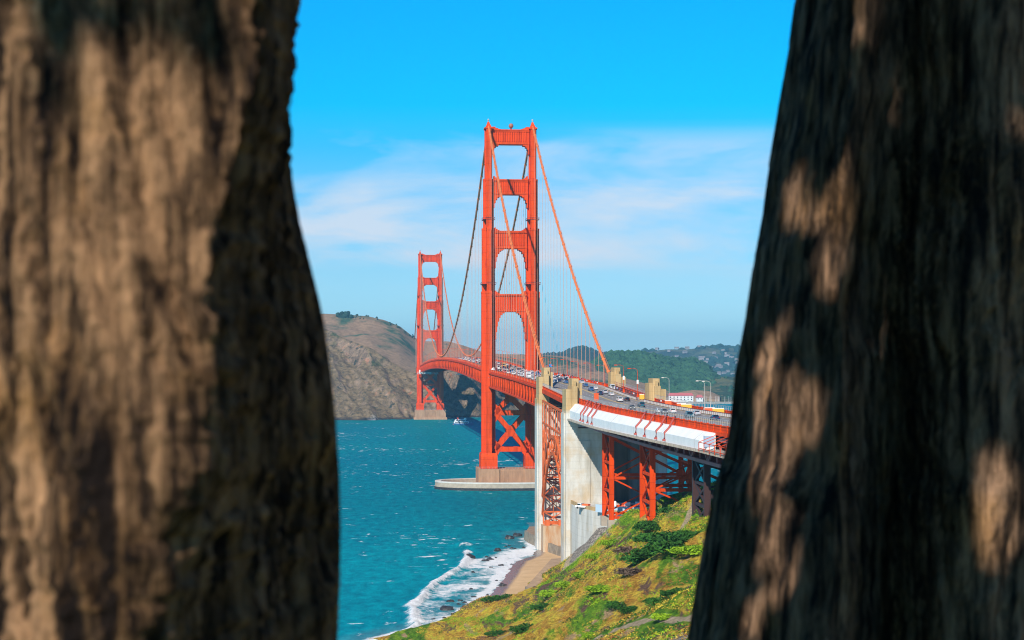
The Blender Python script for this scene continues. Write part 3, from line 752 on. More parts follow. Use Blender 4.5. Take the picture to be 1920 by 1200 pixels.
# deck, trusses, rails of the suspended spans
def srange(a, b, step):
    n = max(1, int(round((b - a) / step))); return [a + (b - a) * i / n for i in range(n + 1)]
def ribbon(name, u0, u1, s0, s1, z0, z1, material, parent, step=15):
    m = MB(); m.sweep([(0, s, zr(s)) for s in srange(s0, s1, step)], [(u0, z0), (u1, z0), (u1, z1), (u0, z1)]); return m.build(name, material, parent)
def truss(u, s0, s1, depth, ch, parent, material, top=-.5, panel=7.62, web=.36):
    m = MB(); S = srange(s0, s1, panel)
    for i, s in enumerate(S):
        zt = zr(s) + top; zb = zr(s) + top - depth
        m.bar((u, s, zt), (u, s, zb), web, web * 1.2)
        if i < len(S) - 1:
            s2 = S[i + 1]; zt2 = zr(s2) + top; zb2 = zt2 - depth
            m.bar((u, s, zt), (u, s2, zt2), ch, ch * 1.1); m.bar((u, s, zb), (u, s2, zb2), ch, ch * 1.1)
            if i % 2: m.bar((u, s, zb), (u, s2, zt2), web, web)
            else: m.bar((u, s, zt), (u, s2, zb2), web, web)
    return m.build('side_truss', material, parent)
def railing(u, s0, s1, parent, material, h=1.35, pick=1.0, name='railing'):
    m = MB()
    for s in srange(s0, s1, pick):
        z = zr(s); m.box(u - .05, u + .05, s - .16 * pick, s + .16 * pick, z + .15, z + h - .12)
    for k in srange(s0, s1, 7.62): m.box(u - .14, u + .14, k - .14, k + .14, zr(k), zr(k) + h + .12)
    m.sweep([(u, s, zr(s)) for s in srange(s0, s1, 15)], [(-.12, h - .14), (.12, h - .14), (.12, h), (-.12, h)])
    m.sweep([(u, s, zr(s)) for s in srange(s0, s1, 15)], [(-.2, -.9), (.2, -.9), (.2, .18), (-.2, .18)])
    return m.build(name, material, parent)
S_END = 1440
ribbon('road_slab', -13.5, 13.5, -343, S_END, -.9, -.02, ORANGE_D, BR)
for sg in (-1, 1):
    truss(sg * 13.7, -343, 152.4, 8.2, .8, BR, ORANGE, top=-1.1, web=.34)
    truss(sg * 13.7, 152.4, S_END, 8.2, .8, BR, ORANGE, top=-1.1, panel=15.24, web=.45)
    railing(sg * 13.45, -341, -6, BR, ORANGE, 1.4, .9)
    railing(sg * 13.45, 6, 1274, BR, ORANGE, 1.5, 2.6)
m = MB()
for i, s in enumerate(srange(-340, S_END, 7.62)):
    z = zr(s) - 1.2; m.bar((-13.5, s, z - .5), (13.5, s, z - .5), .3, 1.3)
    zb = z - 7.6
    if i % 2 == 0:
        m.bar((-13.5, s, zb), (13.5, s, zb), .4, .5); m.bar((-13.5, s, zb), (0, s + 7.6, zr(s + 7.6) - 8.8), .35); m.bar((13.5, s, zb), (0, s + 7.6, zr(s + 7.6) - 8.8), .35)
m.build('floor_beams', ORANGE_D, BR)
# road surfaces: one sheet from the plaza to the north shore
def rib_sheet(name, u0, u1, s0, s1, z, material, parent=None, kind=None, step=12):
    m = MB(); S = srange(s0, s1, step); vs = []
    for s in S:
        for u in (u0, u1): vs.append(W(u, s, zr(s) + z))
    m.add(vs, [(2 * i, 2 * i + 1, 2 * i + 3, 2 * i + 2) for i in range(len(S) - 1)])
    o = m.build(name, material, parent)
    if kind: o['kind'] = kind
    return o
rib_sheet('road', -9.6, 9.6, -820, S_END, .03, ASPH, kind='structure')
SIDEW = mat('sidewalk_concrete', (.42, .36, .32), .85, .2, .3)
for sg in (-1, 1):
    m = MB(); m.sweep([W(0, s, zr(s)) for s in srange(-820, S_END, 12)], [(sg * 11.5 - 1.75, 0), (sg * 11.5 + 1.75, 0), (sg * 11.5 + 1.75, .22), (sg * 11.5 - 1.75, .22)])
    tag(m.build('sidewalk', SIDEW), kind='structure')
# lane markings
m = MB()
for u in (-6.4, -3.2, 3.2, 6.4):
    s = -800
    while s < 900:
        a, b = s, s + 3.2
        m.add([W(u - .09, a, zr(a) + .036), W(u + .09, a, zr(a) + .036), W(u + .09, b, zr(b) + .036), W(u - .09, b, zr(b) + .036)], [(0, 1, 2, 3)]); s += 9
tag(m.build('lane_marking', WHITEM), kind='structure')
m = MB()
for u in (-.25, .25, -9.2, 9.2):
    S = srange(-815, 1300, 12)
    for a, b in zip(S, S[1:]): m.add([W(u - .12, a, zr(a) + .037), W(u + .12, a, zr(a) + .037), W(u + .12, b, zr(b) + .037), W(u - .12, b, zr(b) + .037)], [(0, 1, 2, 3)])
tag(m.build('centre_line_marking', YELM), kind='structure')

# ------------------------------------------------------------------ concrete pylons
CONC_SHADE = mat('shaded_concrete', (.17, .155, .14), .9, .45, .25, stretch=(1, 1, .2))  # darker copy of the pylon concrete, painting shade onto the recess wall
def pylon(s0, name, label, zo, zi, zp, split, half=6.5):
    root = empty(name, W(0, s0, 0), PHI)
    zd = zr(s0)
    for sg in (-1, 1):
        m = MB()
        def bx(u0, u1, y0, y1, z0, z1):
            a, b = sorted((sg * u0, sg * u1)); m.box(a, b, y0, y1, z0, z1)
        top = zd - 2.5
        bx(13.9, 18.3, -half, half, -3, top)                # outer shaft
        bx(18.3, 18.9, -half + 2, half - 2, -3, top - 1.6)
        bx(16.0, 18.2, -half + .6, half - .6, top, zo)
        bx(14.1, 16.2, -half + .2, half - .2, top, zo + 1.2)
        bx(13.55, 16.0, -half + 1.6, half - 1.6, top, zp)
        bx(12.2, 14.0, -half + 2.4, half - 2.4, zd + .1, zi)
        for e in (-1, 1):
            bx(14.5, 15.3, e * (half - 1.2) - .6, e * (half - 1.2) + .6, zo, zp - .9)
        m.build('shaft', CONC, root)
    m = MB()
    if split:
        m.box(-13.9, -5.2, -half + .25, half - .3, -3, zd - 9.5); m2 = MB(); m2.box(5.2, 13.9, -half + .25, half - .3, -3, zd - 9.5); m2.box(-5.2, 5.2, 1.5, half - 1, -3, zd - 9.5); m2.build('recess_wall', CONC_SHADE, root)
        m.box(-13.9, -9.5, -half + .0, half - .3, -3, zd - 14)
    else:
        m.box(-13.9, 13.9, -half + .8, half - .3, -3, zd - 9.5)
    m.build('cross_wall', CONC, root)
    tag(root, label, 'concrete pylon'); return root
pylon(-349, 'concrete_pylon', 'farther tall concrete pylon where the suspended deck begins, left of the steel arch', 72.0, 74.0, 75.9, False)
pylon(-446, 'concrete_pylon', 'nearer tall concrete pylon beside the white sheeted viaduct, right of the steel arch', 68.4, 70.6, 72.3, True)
# base ledge with rust under the arch
RUST = mat('rust_stained_concrete', (.55, .45, .32), .85, .0, .5, c2=(.45, .19, .06), stretch=(1, 1, .2))
root = empty('arch_abutment', W(0, -362, 0), PHI)
MB().box(-17.4, 17.4, -2.5, 6.4, -3, 11).build('ledge', RUST, root)
for u in (-15.5, -10, 10, 15.5): MB().box(u - .9, u + .9, -1.2, 1.4, 11, 13.2).build('bearing_block', ORANGE_ARCH, root)
tag(root, 'rust stained concrete ledge carrying the foot of the steel arch', 'abutment')

# ------------------------------------------------------------------ steel arch span
AR = empty('arch_span', W(0, -397, 0), PHI)
sa0, sa1 = -439, -356; La = sa1 - sa0; sm = (sa0 + sa1) / 2
def arch_z(s, lo):   # lower / upper chord of the rib
    t = (s - sm) / (La / 2)
    return (42.6 - 27.5 * abs(t) ** 2.0) if lo else (49.0 - 26.5 * abs(t) ** 2.4)
NA = 12
for u in (-16.9, 16.9):
    m = MB(); S = [sa0 + La * i / NA for i in range(NA + 1)]; y = lambda s: s + 397
    for a, b in zip(S, S[1:]):
        for lo in (True, False): m.bar((u, y(a), arch_z(a, lo)), (u, y(b), arch_z(b, lo)), .7, 1.3)
        m.bar((u, y(a), arch_z(a, True)), (u, y(a), arch_z(a, False)), .35)
        m.bar((u, y(a), arch_z(a, b > sm)), (u, y(b), arch_z(b, not b > sm)), .3)
    m.build('arch_rib', ORANGE_ARCH, AR)
    m = MB(); S2 = [sa0 + 1.5 + (La - 3) * i / 10 for i in range(11)]
    for i, s in enumerate(S2):
        zt = zr(s) - 4.6; zb = arch_z(s, False)
        m.bar((u, y(s), zt), (u, y(s), zb), .34, .9, up=(0, 1, 0))
        if i < 10:
            s2 = S2[i + 1]
            for dz in (4.6, 13.5):
                if dz < 5 or zr(s) - dz > arch_z(s, False): m.bar((u, y(s), zr(s) - dz), (u, y(s2), zr(s2) - dz), .55, .8)
            zq = zr(s) - 13.5
            q0, q1 = max(arch_z(s, False), 22), max(arch_z(s2, False), 22)
            if zq - q0 > 5:
                n = max(1, int((zq - q0) / 8))
                for k in range(n):
                    za = q0 + (zq - q0) * k / n; zb2 = q0 + (zq - q0) * (k + 1) / n
                    m.bar((u, y(s), za), (u, y(s2), zb2), .22)
    m.build('spandrel', ORANGE_ARCH, AR)
    # end posts and sill
    m = MB(); m.bar((u, y(sa1) + 3, 13), (u, y(sa1) + 3, zr(sa1) - 3), 1.1, 1.4); m.bar((u, y(sa0) - .5, 13), (u, y(sa0) - .5, zr(sa0) - 3), 1.1, 1.4)
    m.build('end_post', ORANGE_ARCH, AR)
m = MB()   # lateral bracing between the two ribs
S = [sa0 + La * i / NA for i in range(NA + 1)]
for a, b in zip(S, S[1:]):
    for lo in (True, False):
        za, zb = arch_z(a, lo), arch_z(b, lo)
        m.bar((-16.5, y(a), za), (16.5, y(a), za), .5); m.bar((-16.5, y(a), za), (0, y(b), zb), .4); m.bar((16.5, y(a), za), (0, y(b), zb), .4)
m.build('lateral_bracing', ORANGE_D, AR)
m = MB(); yy = y(sa1) - 1.6   # braced bent standing in front of the far pylon
cols_ = [-16.6, -8.3, 0, 8.3, 16.6]
for u0 in cols_: m.bar((u0, yy, 11.4), (u0, yy, 50), .55)
for z0, z1 in ((11.6, 16.2), (16.2, 23), (23, 30.5), (30.5, 38), (38, 46)):
    m.bar((-16.6, yy, z0), (16.6, yy, z0), .6, 1.5 if z0 < 12 else .6)
    for u0, u1 in zip(cols_, cols_[1:]): m.bar((u0, yy - .1, z0), (u1, yy - .1, z1), .36); m.bar((u0, yy + .1, z1), (u1, yy + .1, z0), .36); m.bar(((u0 + u1) / 2, yy, z0), ((u0 + u1) / 2, yy, z1), .22)
m.build('braced_bent', ORANGE_ARCH, AR)
for u in (-16.6, 16.6):
    m = MB()
    for s in srange(-438, -352, 1.1):
        m.box(u - .06, u + .06, y(s) - .2, y(s) + .2, zr(s) - .2, zr(s) + 1.35)
    m.sweep([(u, y(s), zr(s)) for s in srange(-439, -351, 8)], [(-.15, 1.2), (.15, 1.2), (.15, 1.45), (-.15, 1.45)])
    m.sweep([(u, y(s), zr(s)) for s in srange(-439, -351, 8)], [(-.3, -1.5), (.3, -1.5), (.3, .3), (-.3, .3)])
    m.sweep([(sg * 13.6, y(s), zr(s)) for s in srange(-439, -351, 8)], [(-.4, -4.6), (.4, -4.6), (.4, -3.5), (-.4, -3.5)])
    for s in srange(-438, -352, 2.6): m.bar((u, y(s), zr(s) - 1.4), (sg * 13.6, y(s), zr(s) - 3.6), .5, .35)
    m.build('railing', ORANGE, AR)
    m = MB()
    for s in srange(-438, -352, 1.4): m.box(u - .03, u + .03, y(s) - .1, y(s) + .1, zr(s) + 1.4, zr(s) + 2.6)
    m.sweep([(u, y(s), zr(s)) for s in srange(-439, -351, 8)], [(-.05, 2.6), (.05, 2.6), (.05, 2.7), (-.05, 2.7)])
    m.build('mesh_fence', GREYM, AR)
m = MB(); m.sweep([(0, y(s), zr(s)) for s in srange(-441, -343, 10)], [(-16.3, -1.2), (16.3, -1.2), (16.3, -.02), (-16.3, -.02)]); m.build('road_slab', ORANGE_D, AR)
tag(AR, 'sunlit orange steel arch span with lattice bracing between the two concrete pylons', 'steel arch')

# ------------------------------------------------------------------ approach viaduct
VD = empty('approach_viaduct', W(0, -600, 0), PHI); VY = 600
def vs_(s): return s + VY
m = MB(); m.sweep([(0, vs_(s), zr(s)) for s in srange(-820, -452, 12)], [(-13.6, -1.0), (13.6, -1.0), (13.6, -.02), (-13.6, -.02)]); m.build('road_slab', ORANGE_D, VD)
for sg in (-1, 1):
    m = MB(); S = srange(-815, -455, 10); u = sg * 12.9; top, dep = -1.8, 5.8
    for i, s in enumerate(S):
        z = zr(s) + top; m.bar((u, vs_(s), z), (u, vs_(s), z - dep), .34, .4)
        if i < len(S) - 1:
            s2 = S[i + 1]; z2 = zr(s2) + top
            m.bar((u, vs_(s), z), (u, vs_(s2), z2), .7, .9); m.bar((u, vs_(s), z - dep), (u, vs_(s2), z2 - dep), .75, .8)
            if i % 2: m.bar((u, vs_(s), z - dep), (u, vs_(s2), z2), .42)
            else: m.bar((u, vs_(s), z), (u, vs_(s2), z2 - dep), .42)
    m.build('side_truss', DARKSTEEL, VD)
    m = MB()
    for s in srange(-812, -455, 1.0): m.box(sg * 13.7 - .05, sg * 13.7 + .05, vs_(s) - .42, vs_(s) + .42, zr(s) - .2, zr(s) + 1.3)
    for s in srange(-812, -455, 7.3): m.box(sg * 13.7 - .2, sg * 13.7 + .2, vs_(s) - .2, vs_(s) + .2, zr(s) - .6, zr(s) + 1.6)
    m.sweep([(sg * 13.7, vs_(s), zr(s)) for s in srange(-812, -455, 12)], [(-.18, 1.25), (.18, 1.25), (.18, 1.45), (-.18, 1.45)])
    m.sweep([(sg * 13.7, vs_(s), zr(s)) for s in srange(-812, -455, 12)], [(-.25, -.8), (.25, -.8), (.25, 0), (-.25, 0)])
    m.build('railing', ORANGE, VD)
    m = MB()
    for s in srange(-812, -455, 2.4): m.box(sg * 13.6 - .04, sg * 13.6 + .04, vs_(s) - .05, vs_(s) + .05, zr(s) + 1.4, zr(s) + 2.7)
    m.sweep([(sg * 13.6, vs_(s), zr(s)) for s in srange(-812, -455, 12)], [(-.04, 2.65), (.04, 2.65), (.04, 2.75), (-.04, 2.75)])
    m.build('mesh_fence', GREYM, VD)
m = MB()
for s in srange(-812, -455, 7.3):
    z = zr(s); m.bar((-13, vs_(s), z - 2.2), (13, vs_(s), z - 2.2), .5, 1.9); m.bar((-12.4, vs_(s), z - 7.5), (12.4, vs_(s), z - 7.5), .4, .5); m.bar((-12.4, vs_(s), z - 7.5), (0, vs_(s), z - 3), .35); m.bar((12.4, vs_(s), z - 7.5), (0, vs_(s), z - 3), .35)
for u in (-9, -4.5, 0, 4.5, 9): m.sweep([(u, vs_(s), zr(s)) for s in srange(-812, -455, 14)], [(-.25, -2.2), (.25, -2.2), (.25, -1.1), (-.25, -1.1)])
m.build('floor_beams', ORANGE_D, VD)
tag(VD, 'steel truss approach viaduct with orange railings running right from the nearer pylon', 'viaduct')

def bent(s0, half, label, zb, w=7.5, mats=ORANGE, diag=True, zbe=None):
    """four-legged braced steel support tower"""
    root = empty('support_tower', W(0, s0, zb), PHI); zt = zr(s0) - 7.9 - zb
    sides = []
    for sg in (-1, 1):
        for e in (-1, 1): MB().bar((sg * 12.6, e * half, (zbe or zb) - zb if sg > 0 else 0), (sg * 12.6, e * half, zt), 1.5, 1.1).build('leg', mats, root)
        m = MB(); n = 3; z0 = 0
        for k in range(n):
            a = z0 + (zt - z0) * k / n; b = z0 + (zt - z0) * (k + 1) / n
            m.bar((sg * 12.6, -half, a), (sg * 12.6, half, b), .55); m.bar((sg * 12.6, half, a), (sg * 12.6, -half, b), .55); m.bar((sg * 12.6, -half, b), (sg * 12.6, half, b), .7)
        m.build('side_bracing', mats, root)
    for e in (-1, 1):
        m = MB(); zm = zt * .5
        m.bar((-12.6, e * half, 1), (12.6, e * half, 1), .6, .8); m.bar((-12.6, e * half, zm), (12.6, e * half, zm), .7, .9); m.bar((-12.6, e * half, zt - .5), (12.6, e * half, zt - .5), .8, 1.1)
        for a, b in ((1, zm), (zm, zt - .5)):
            m.bar((-12.6, e * half, a), (12.6, e * half, b), .45); m.bar((-12.6, e * half, b), (12.6, e * half, a), .45)
        m.build('cross_bracing', mats, root)
    for sg in (-1, 1):
        for e in (-1, 1): MB().box(sg * 12.6 - 1.2, sg * 12.6 + 1.2, e * half - 1.2, e * half + 1.2, -3, .3).build('footing', CONC_F, root)
    tag(root, label, 'support tower'); return root
bent(-520, 8.0, 'orange steel support tower under the viaduct, next to the nearer pylon', 28)
bent(-598, 8.5, 'orange steel support tower under the viaduct, half hidden by the grassy slope', 32)
bent(-675, 7.0, 'shade-darkened steel support tower under the viaduct end beside the right tree', 40, mats=mat('shade_dark_steel', (.05, .022, .022), .6))  # near-black colour puts the under-deck shade into this tower's paint

# white containment sheeting on the west side of the viaduct
CT = empty('white_containment', W(-14, -560, 62), PHI)
def ct_path(a, b): return [(0, s + 560, zr(s) - 62) for s in srange(a, b, 5)]
prof = [(.2, .09), (.2, 1), (-3.0, 1), (-3.0, .50), (-.9, .09)]
def cb(s): return float(np.interp(s, [-700, -452], [4.0, 5.9]))
m = MB()
S = srange(-698, -452, 1.5); vs = []; fs = []
for i, s in enumerate(S):
    k = min(1, (s + 698) / 5.0 + .55)
    for j, (a, b) in enumerate(prof):
        b = -b * cb(s)
        pu = .07 * mnoise.noise(Vector((s * .05, j * 3.1, 0)))
        vs.append((a * k + (pu if j > 1 else 0), s + 560, zr(s) - 62 + b + (pu if j in (3, 4) else 0)))
q = len(prof)
for i in range(len(S) - 1):
    for j in range(q):
        a = i * q + j; b = i * q + (j + 1) % q; fs.append((a, a + q, b + q, b))
fs.append(tuple(range(q))); fs.append(tuple(reversed(range((len(S) - 1) * q, len(S) * q))))
m.add(vs, fs); m.build('sheeting', SHEET, CT)
m = MB()
for s in srange(-690, -470, 42):
    z = zr(s) - 62; m.bar((-3.08, s + 560, z - cb(s)), (-3.08, s + 560, z - cb(s) * .5), .06); m.bar((-3.08, s + 560, z - cb(s) * .5), (-1.0, s + 560, z - .45), .06)
m.build('batten', GREYM, CT)
m = MB(); m.sweep([p[:2] + (p[2] - cb(p[1] - 560),) for p in ct_path(-740, -452)], [(1, -.42), (1, -.03), (-3.9, -.03), (-3.9, -.42)])
for s in srange(-738, -454, 1.2): m.box(-4.05, -3.9, s + 560 - .25, s + 560 + .25, zr(s) - 62 - cb(s) - .5, zr(s) - 62 - cb(s) + .1)
m.build('scaffold_deck', mat('weathered_plank', (.45, .40, .34), .8, .4, 1), CT)
m = MB(); m.box(-2.4, -.2, -698 + 560 - .15, -698 + 560 + 1.0, -2.2, .2); m.build('end_flap', mat('blue_grey_tarp', (.35, .45, .58), .6), CT)
tag(CT, 'long white plastic sheeting enclosure hung along the side of the viaduct', 'sheeting')
HOSE = mat('vent_hose', (.42, .09, .07), .5)
hz = [(Vector(((p_ - 960) * (77.6 / ((p_ - 960) / F + .0857)) / F, 77.6 / ((p_ - 960) / F + .0857), 0)) - T1).dot(AX) for p_ in (1104, 1109, 1118, 1126, 1211, 1228, 1250, 1266)]
for i, s in enumerate(hz):
    z = zr(s); a = W(-13.9, s, z + .7)
    pts = [W(-13.6, s + 2, z + 1.7), W(-14.6, s, z + .9), W(-15.8, s - 1.2, z - .9), W(-17.15, s - 2.6, z - cb(s) * .45), W(-17.3, s - 3.0, z - cb(s) * .85)]
    d = empty('ventilation_duct', pts[0])
    m = MB(); m.tube([p - pts[0] for p in pts], .26, 10); m.build('hose', HOSE, d, smooth=True)
    m = MB(); q = pts[-1] - pts[0]; m.tube([q + Vector((0, 0, .15)), q + Vector((0, 0, -.35))], .46, 10); m.build('nozzle', HOSE, d)
    tag(d, ('dull red hose draped over the white sheeting, ' + ['nearest the pylon', 'second from the pylon', 'third from the pylon', 'fourth from the pylon', 'first of the right hand four', 'second of the right hand four', 'third of the right hand four', 'rightmost near the open scaffold'][i]), 'hose', 'dull red hoses over the white sheeting')
# open scaffold beyond the sheeting
SC = empty('scaffold', W(-14, -685, 62), PHI)
m = MB()
for s in srange(-775, -701, 5.5):
    z = zr(s) - 62
    for u in (-4.2,): m.bar((u, s + 685, z - 4.2), (u, s + 685, z - 2.2), .14)
    m.bar((-4.2, s + 685, z - 2.2), (-.2, s + 685, z - .6), .12)
for dz in (-3.6, -2.3):
    m.sweep([(-4.2, s + 685, zr(s) - 62) for s in srange(-775, -701, 8)], [(-.07, dz), (.07, dz), (.07, dz + .14), (-.07, dz + .14)])
m.build('frame', ORANGE, SC)
m = MB(); m.sweep([(0, s + 685, zr(s) - 62) for s in srange(-780, -740.1, 8)], [(1, -4.5), (1, -4.1), (-4.6, -4.1), (-4.6, -4.5)]); m.build('platform', mat('plank', (.5, .42, .33), .8, .4, 1), SC)
tag(SC, 'open orange scaffold bay past the right end of the white sheeting', 'scaffold')

# maintenance platforms hung under the deck
PLAT = mat('platform_pale_grey', (.55, .57, .60), .6, .2, .5)
def platform(s0, L, u0, label, drop=11.2, hgt=2.6):
    root = empty('maintenance_platform', W(u0, s0, zr(s0) - drop), PHI)
    m = MB(); wv = 14
    for e in (-L / 2, L / 2):
        for z in (0, hgt): m.bar((-wv, e, z), (wv, e, z), .3)
        n = 14
        for k in range(n):
            a = -wv + k * 2 * wv / n; b = a + 2 * wv / n; m.bar((a, e, 0), (b if k % 2 else a, e, hgt) if True else None, .14); m.bar((a, e, hgt if k % 2 else 0), (b, e, 0 if k % 2 else hgt), .14)
    for x in (-wv, wv):
        for z in (0, hgt): m.bar((x, -L / 2, z), (x, L / 2, z), .3)
    m.build('truss_frame', PLAT, root)
    MB().box(-wv, wv, -L / 2, L / 2, -.25, -.05).build('platform_floor', PLAT, root)
    m = MB()
    for x, h, ww in ((-9, 5.4, 2.4), (-3.5, 4.2, 1.8), (2, 3.6, 2.6)): m.box(x - ww, x + ww, -L / 4, L / 4, 0, h)
    m.build('tarp_cover', SHEET, root)
    tag(root, label, 'platform'); return root
platform(1262, 9, -4, 'pale work platform slung under the deck in front of the far tower', 11.5)
platform(560, 14, 10, 'pale lattice work platform slung under the deck left of the near tower', 14.5, 2.0)
platform(110, 12, 4, 'pale lattice work platform slung under the deck inside the near tower legs', 13.6, 2.4)
root = empty('wrapped_equipment', W(-11.6, -9.5, zr(-9) - 1.2), PHI)
m = MB(); m.tube([(0, 0, -2.5), (-.3, 0, 0), (.2, 0, 2.4), (.6, 0, 3.6)], [1.0, 1.6, 1.4, .7], 10); m.build('tarp_wrap', SHEET, root, smooth=True)
MB().bar((-3, 0, -2.6), (3, 0, -2.6), .4).build('bracket', DARKSTEEL, root)
tag(root, 'white tarp wrapped bundle hanging beside the near tower leg at deck level', 'tarp bundle')

# ------------------------------------------------------------------ lamp posts, signs
GREYP = mat('galvanised_pole', (.55, .52, .48), .5)
def lamp(matp):
    root = empty('street_lamp')
    MB().tube([(0, 0, 0), (0, 0, 9.2)], [.11, .07], 8).build('pole', matp, root)
    m = MB(); m.tube([(0, 0, 9.1), (-.4, 0, 9.7), (-1.4, 0, 10.0), (-2.6, 0, 10.0)], .06, 6); m.build('arm', matp, root)
    m = MB(); m.frus(-3.0, 0, 9.8, 10.1, .6, .25, .4, .16); m.build('lamp_head', matp, root)
    MB().frus(0, 0, 0, 1.2, .35, .35, .25, .25).build('base', matp, root)
    return root
lp = lamp(ORANGE)
MB().box(-.35, .35, -.12, -.02, 4.6, 6.0).build('notice_board', WALLW, lp)
east_px = [1169, 1195]
lg = lamp(GREYP)
def east_s(px, u=13.0):
    D = (91.6 + u) / ((px - 960) / F + .0857); return (Vector(((px - 960) * D / F, D, 0)) - T1).dot(AX)
used = False
for px, lb in ((1169, 'orange lamp post with white notice beside the far right pylon'), (1195, 'orange lamp post with white notice left of the near right pylon')):
    o = lp if not used else copy_tree(lp); used = True
    s = east_s(px); o.location = W(13.0, s, zr(s) + .2); o.rotation_euler = (0, 0, PHI); o.scale = (1.1, 1.1, 1.1); tag(o, lb, 'street lamp')
used = False
for px, lb in ((1254, 'pale grey lamp post just right of the near right pylon'), (1320, 'slim grey lamp post above the harbour, left one of the pair'), (1332, 'slim grey lamp post above the harbour, right one of the pair')):
    o = lg if not used else copy_tree(lg); used = True
    s = east_s(px); o.location = W(13.0, s, zr(s) + .2); o.rotation_euler = (0, 0, PHI); o.scale = (.75, .75, .95); tag(o, lb, 'street lamp')
lr = lamp(ORANGE); first = True
for s in [x for x in range(-330, 1240, 46)]:
    if abs(s) < 12: continue
    for sg in (1, -1):
        o = lr if first else copy_tree(lr); first = False
        o.location = W(sg * 12.9, s, zr(s) + .2); o.rotation_euler = (0, 0, PHI + (0 if sg > 0 else math.pi)); o.scale = (1, 1, .92)
        if s < 0: tag(o, 'orange lamp post along the suspended deck between near tower and farther pylon', 'street lamp', 'orange lamp posts in front of the near tower')
        else: tag(o, 'small distant orange lamp post on the main span between the towers', 'street lamp', 'orange lamp posts on the main span')
def signbox(px, py, D, w_, h_, c, label, post):
    q = P(px, py, D); root = empty('road_sign', q, PHI); mm = mat('sign_face', c, .5)
    MB().box(-w_ / 2, w_ / 2, -.1, .1, -h_ / 2, h_ / 2).build('sign_panel', mm, root)
    MB().tube([(0, .2, -h_ / 2 - post), (0, .2, h_ / 2 + 1)], .1, 6).build('post', ORANGE, root)
    tag(root, label, 'sign')
s_ = -535; q = W(-12.6, s_, 0)
signbox(1118, 744, 625, 1.7, 2.6, (.7, .10, .02), 'orange red box sign on a post behind the viaduct railing', 1.2)
signbox(1032, 685.5, 800, 1.3, 1.3, (.03, .25, .55), 'small blue square sign on the bridge deck near the farther pylon', 3.2)

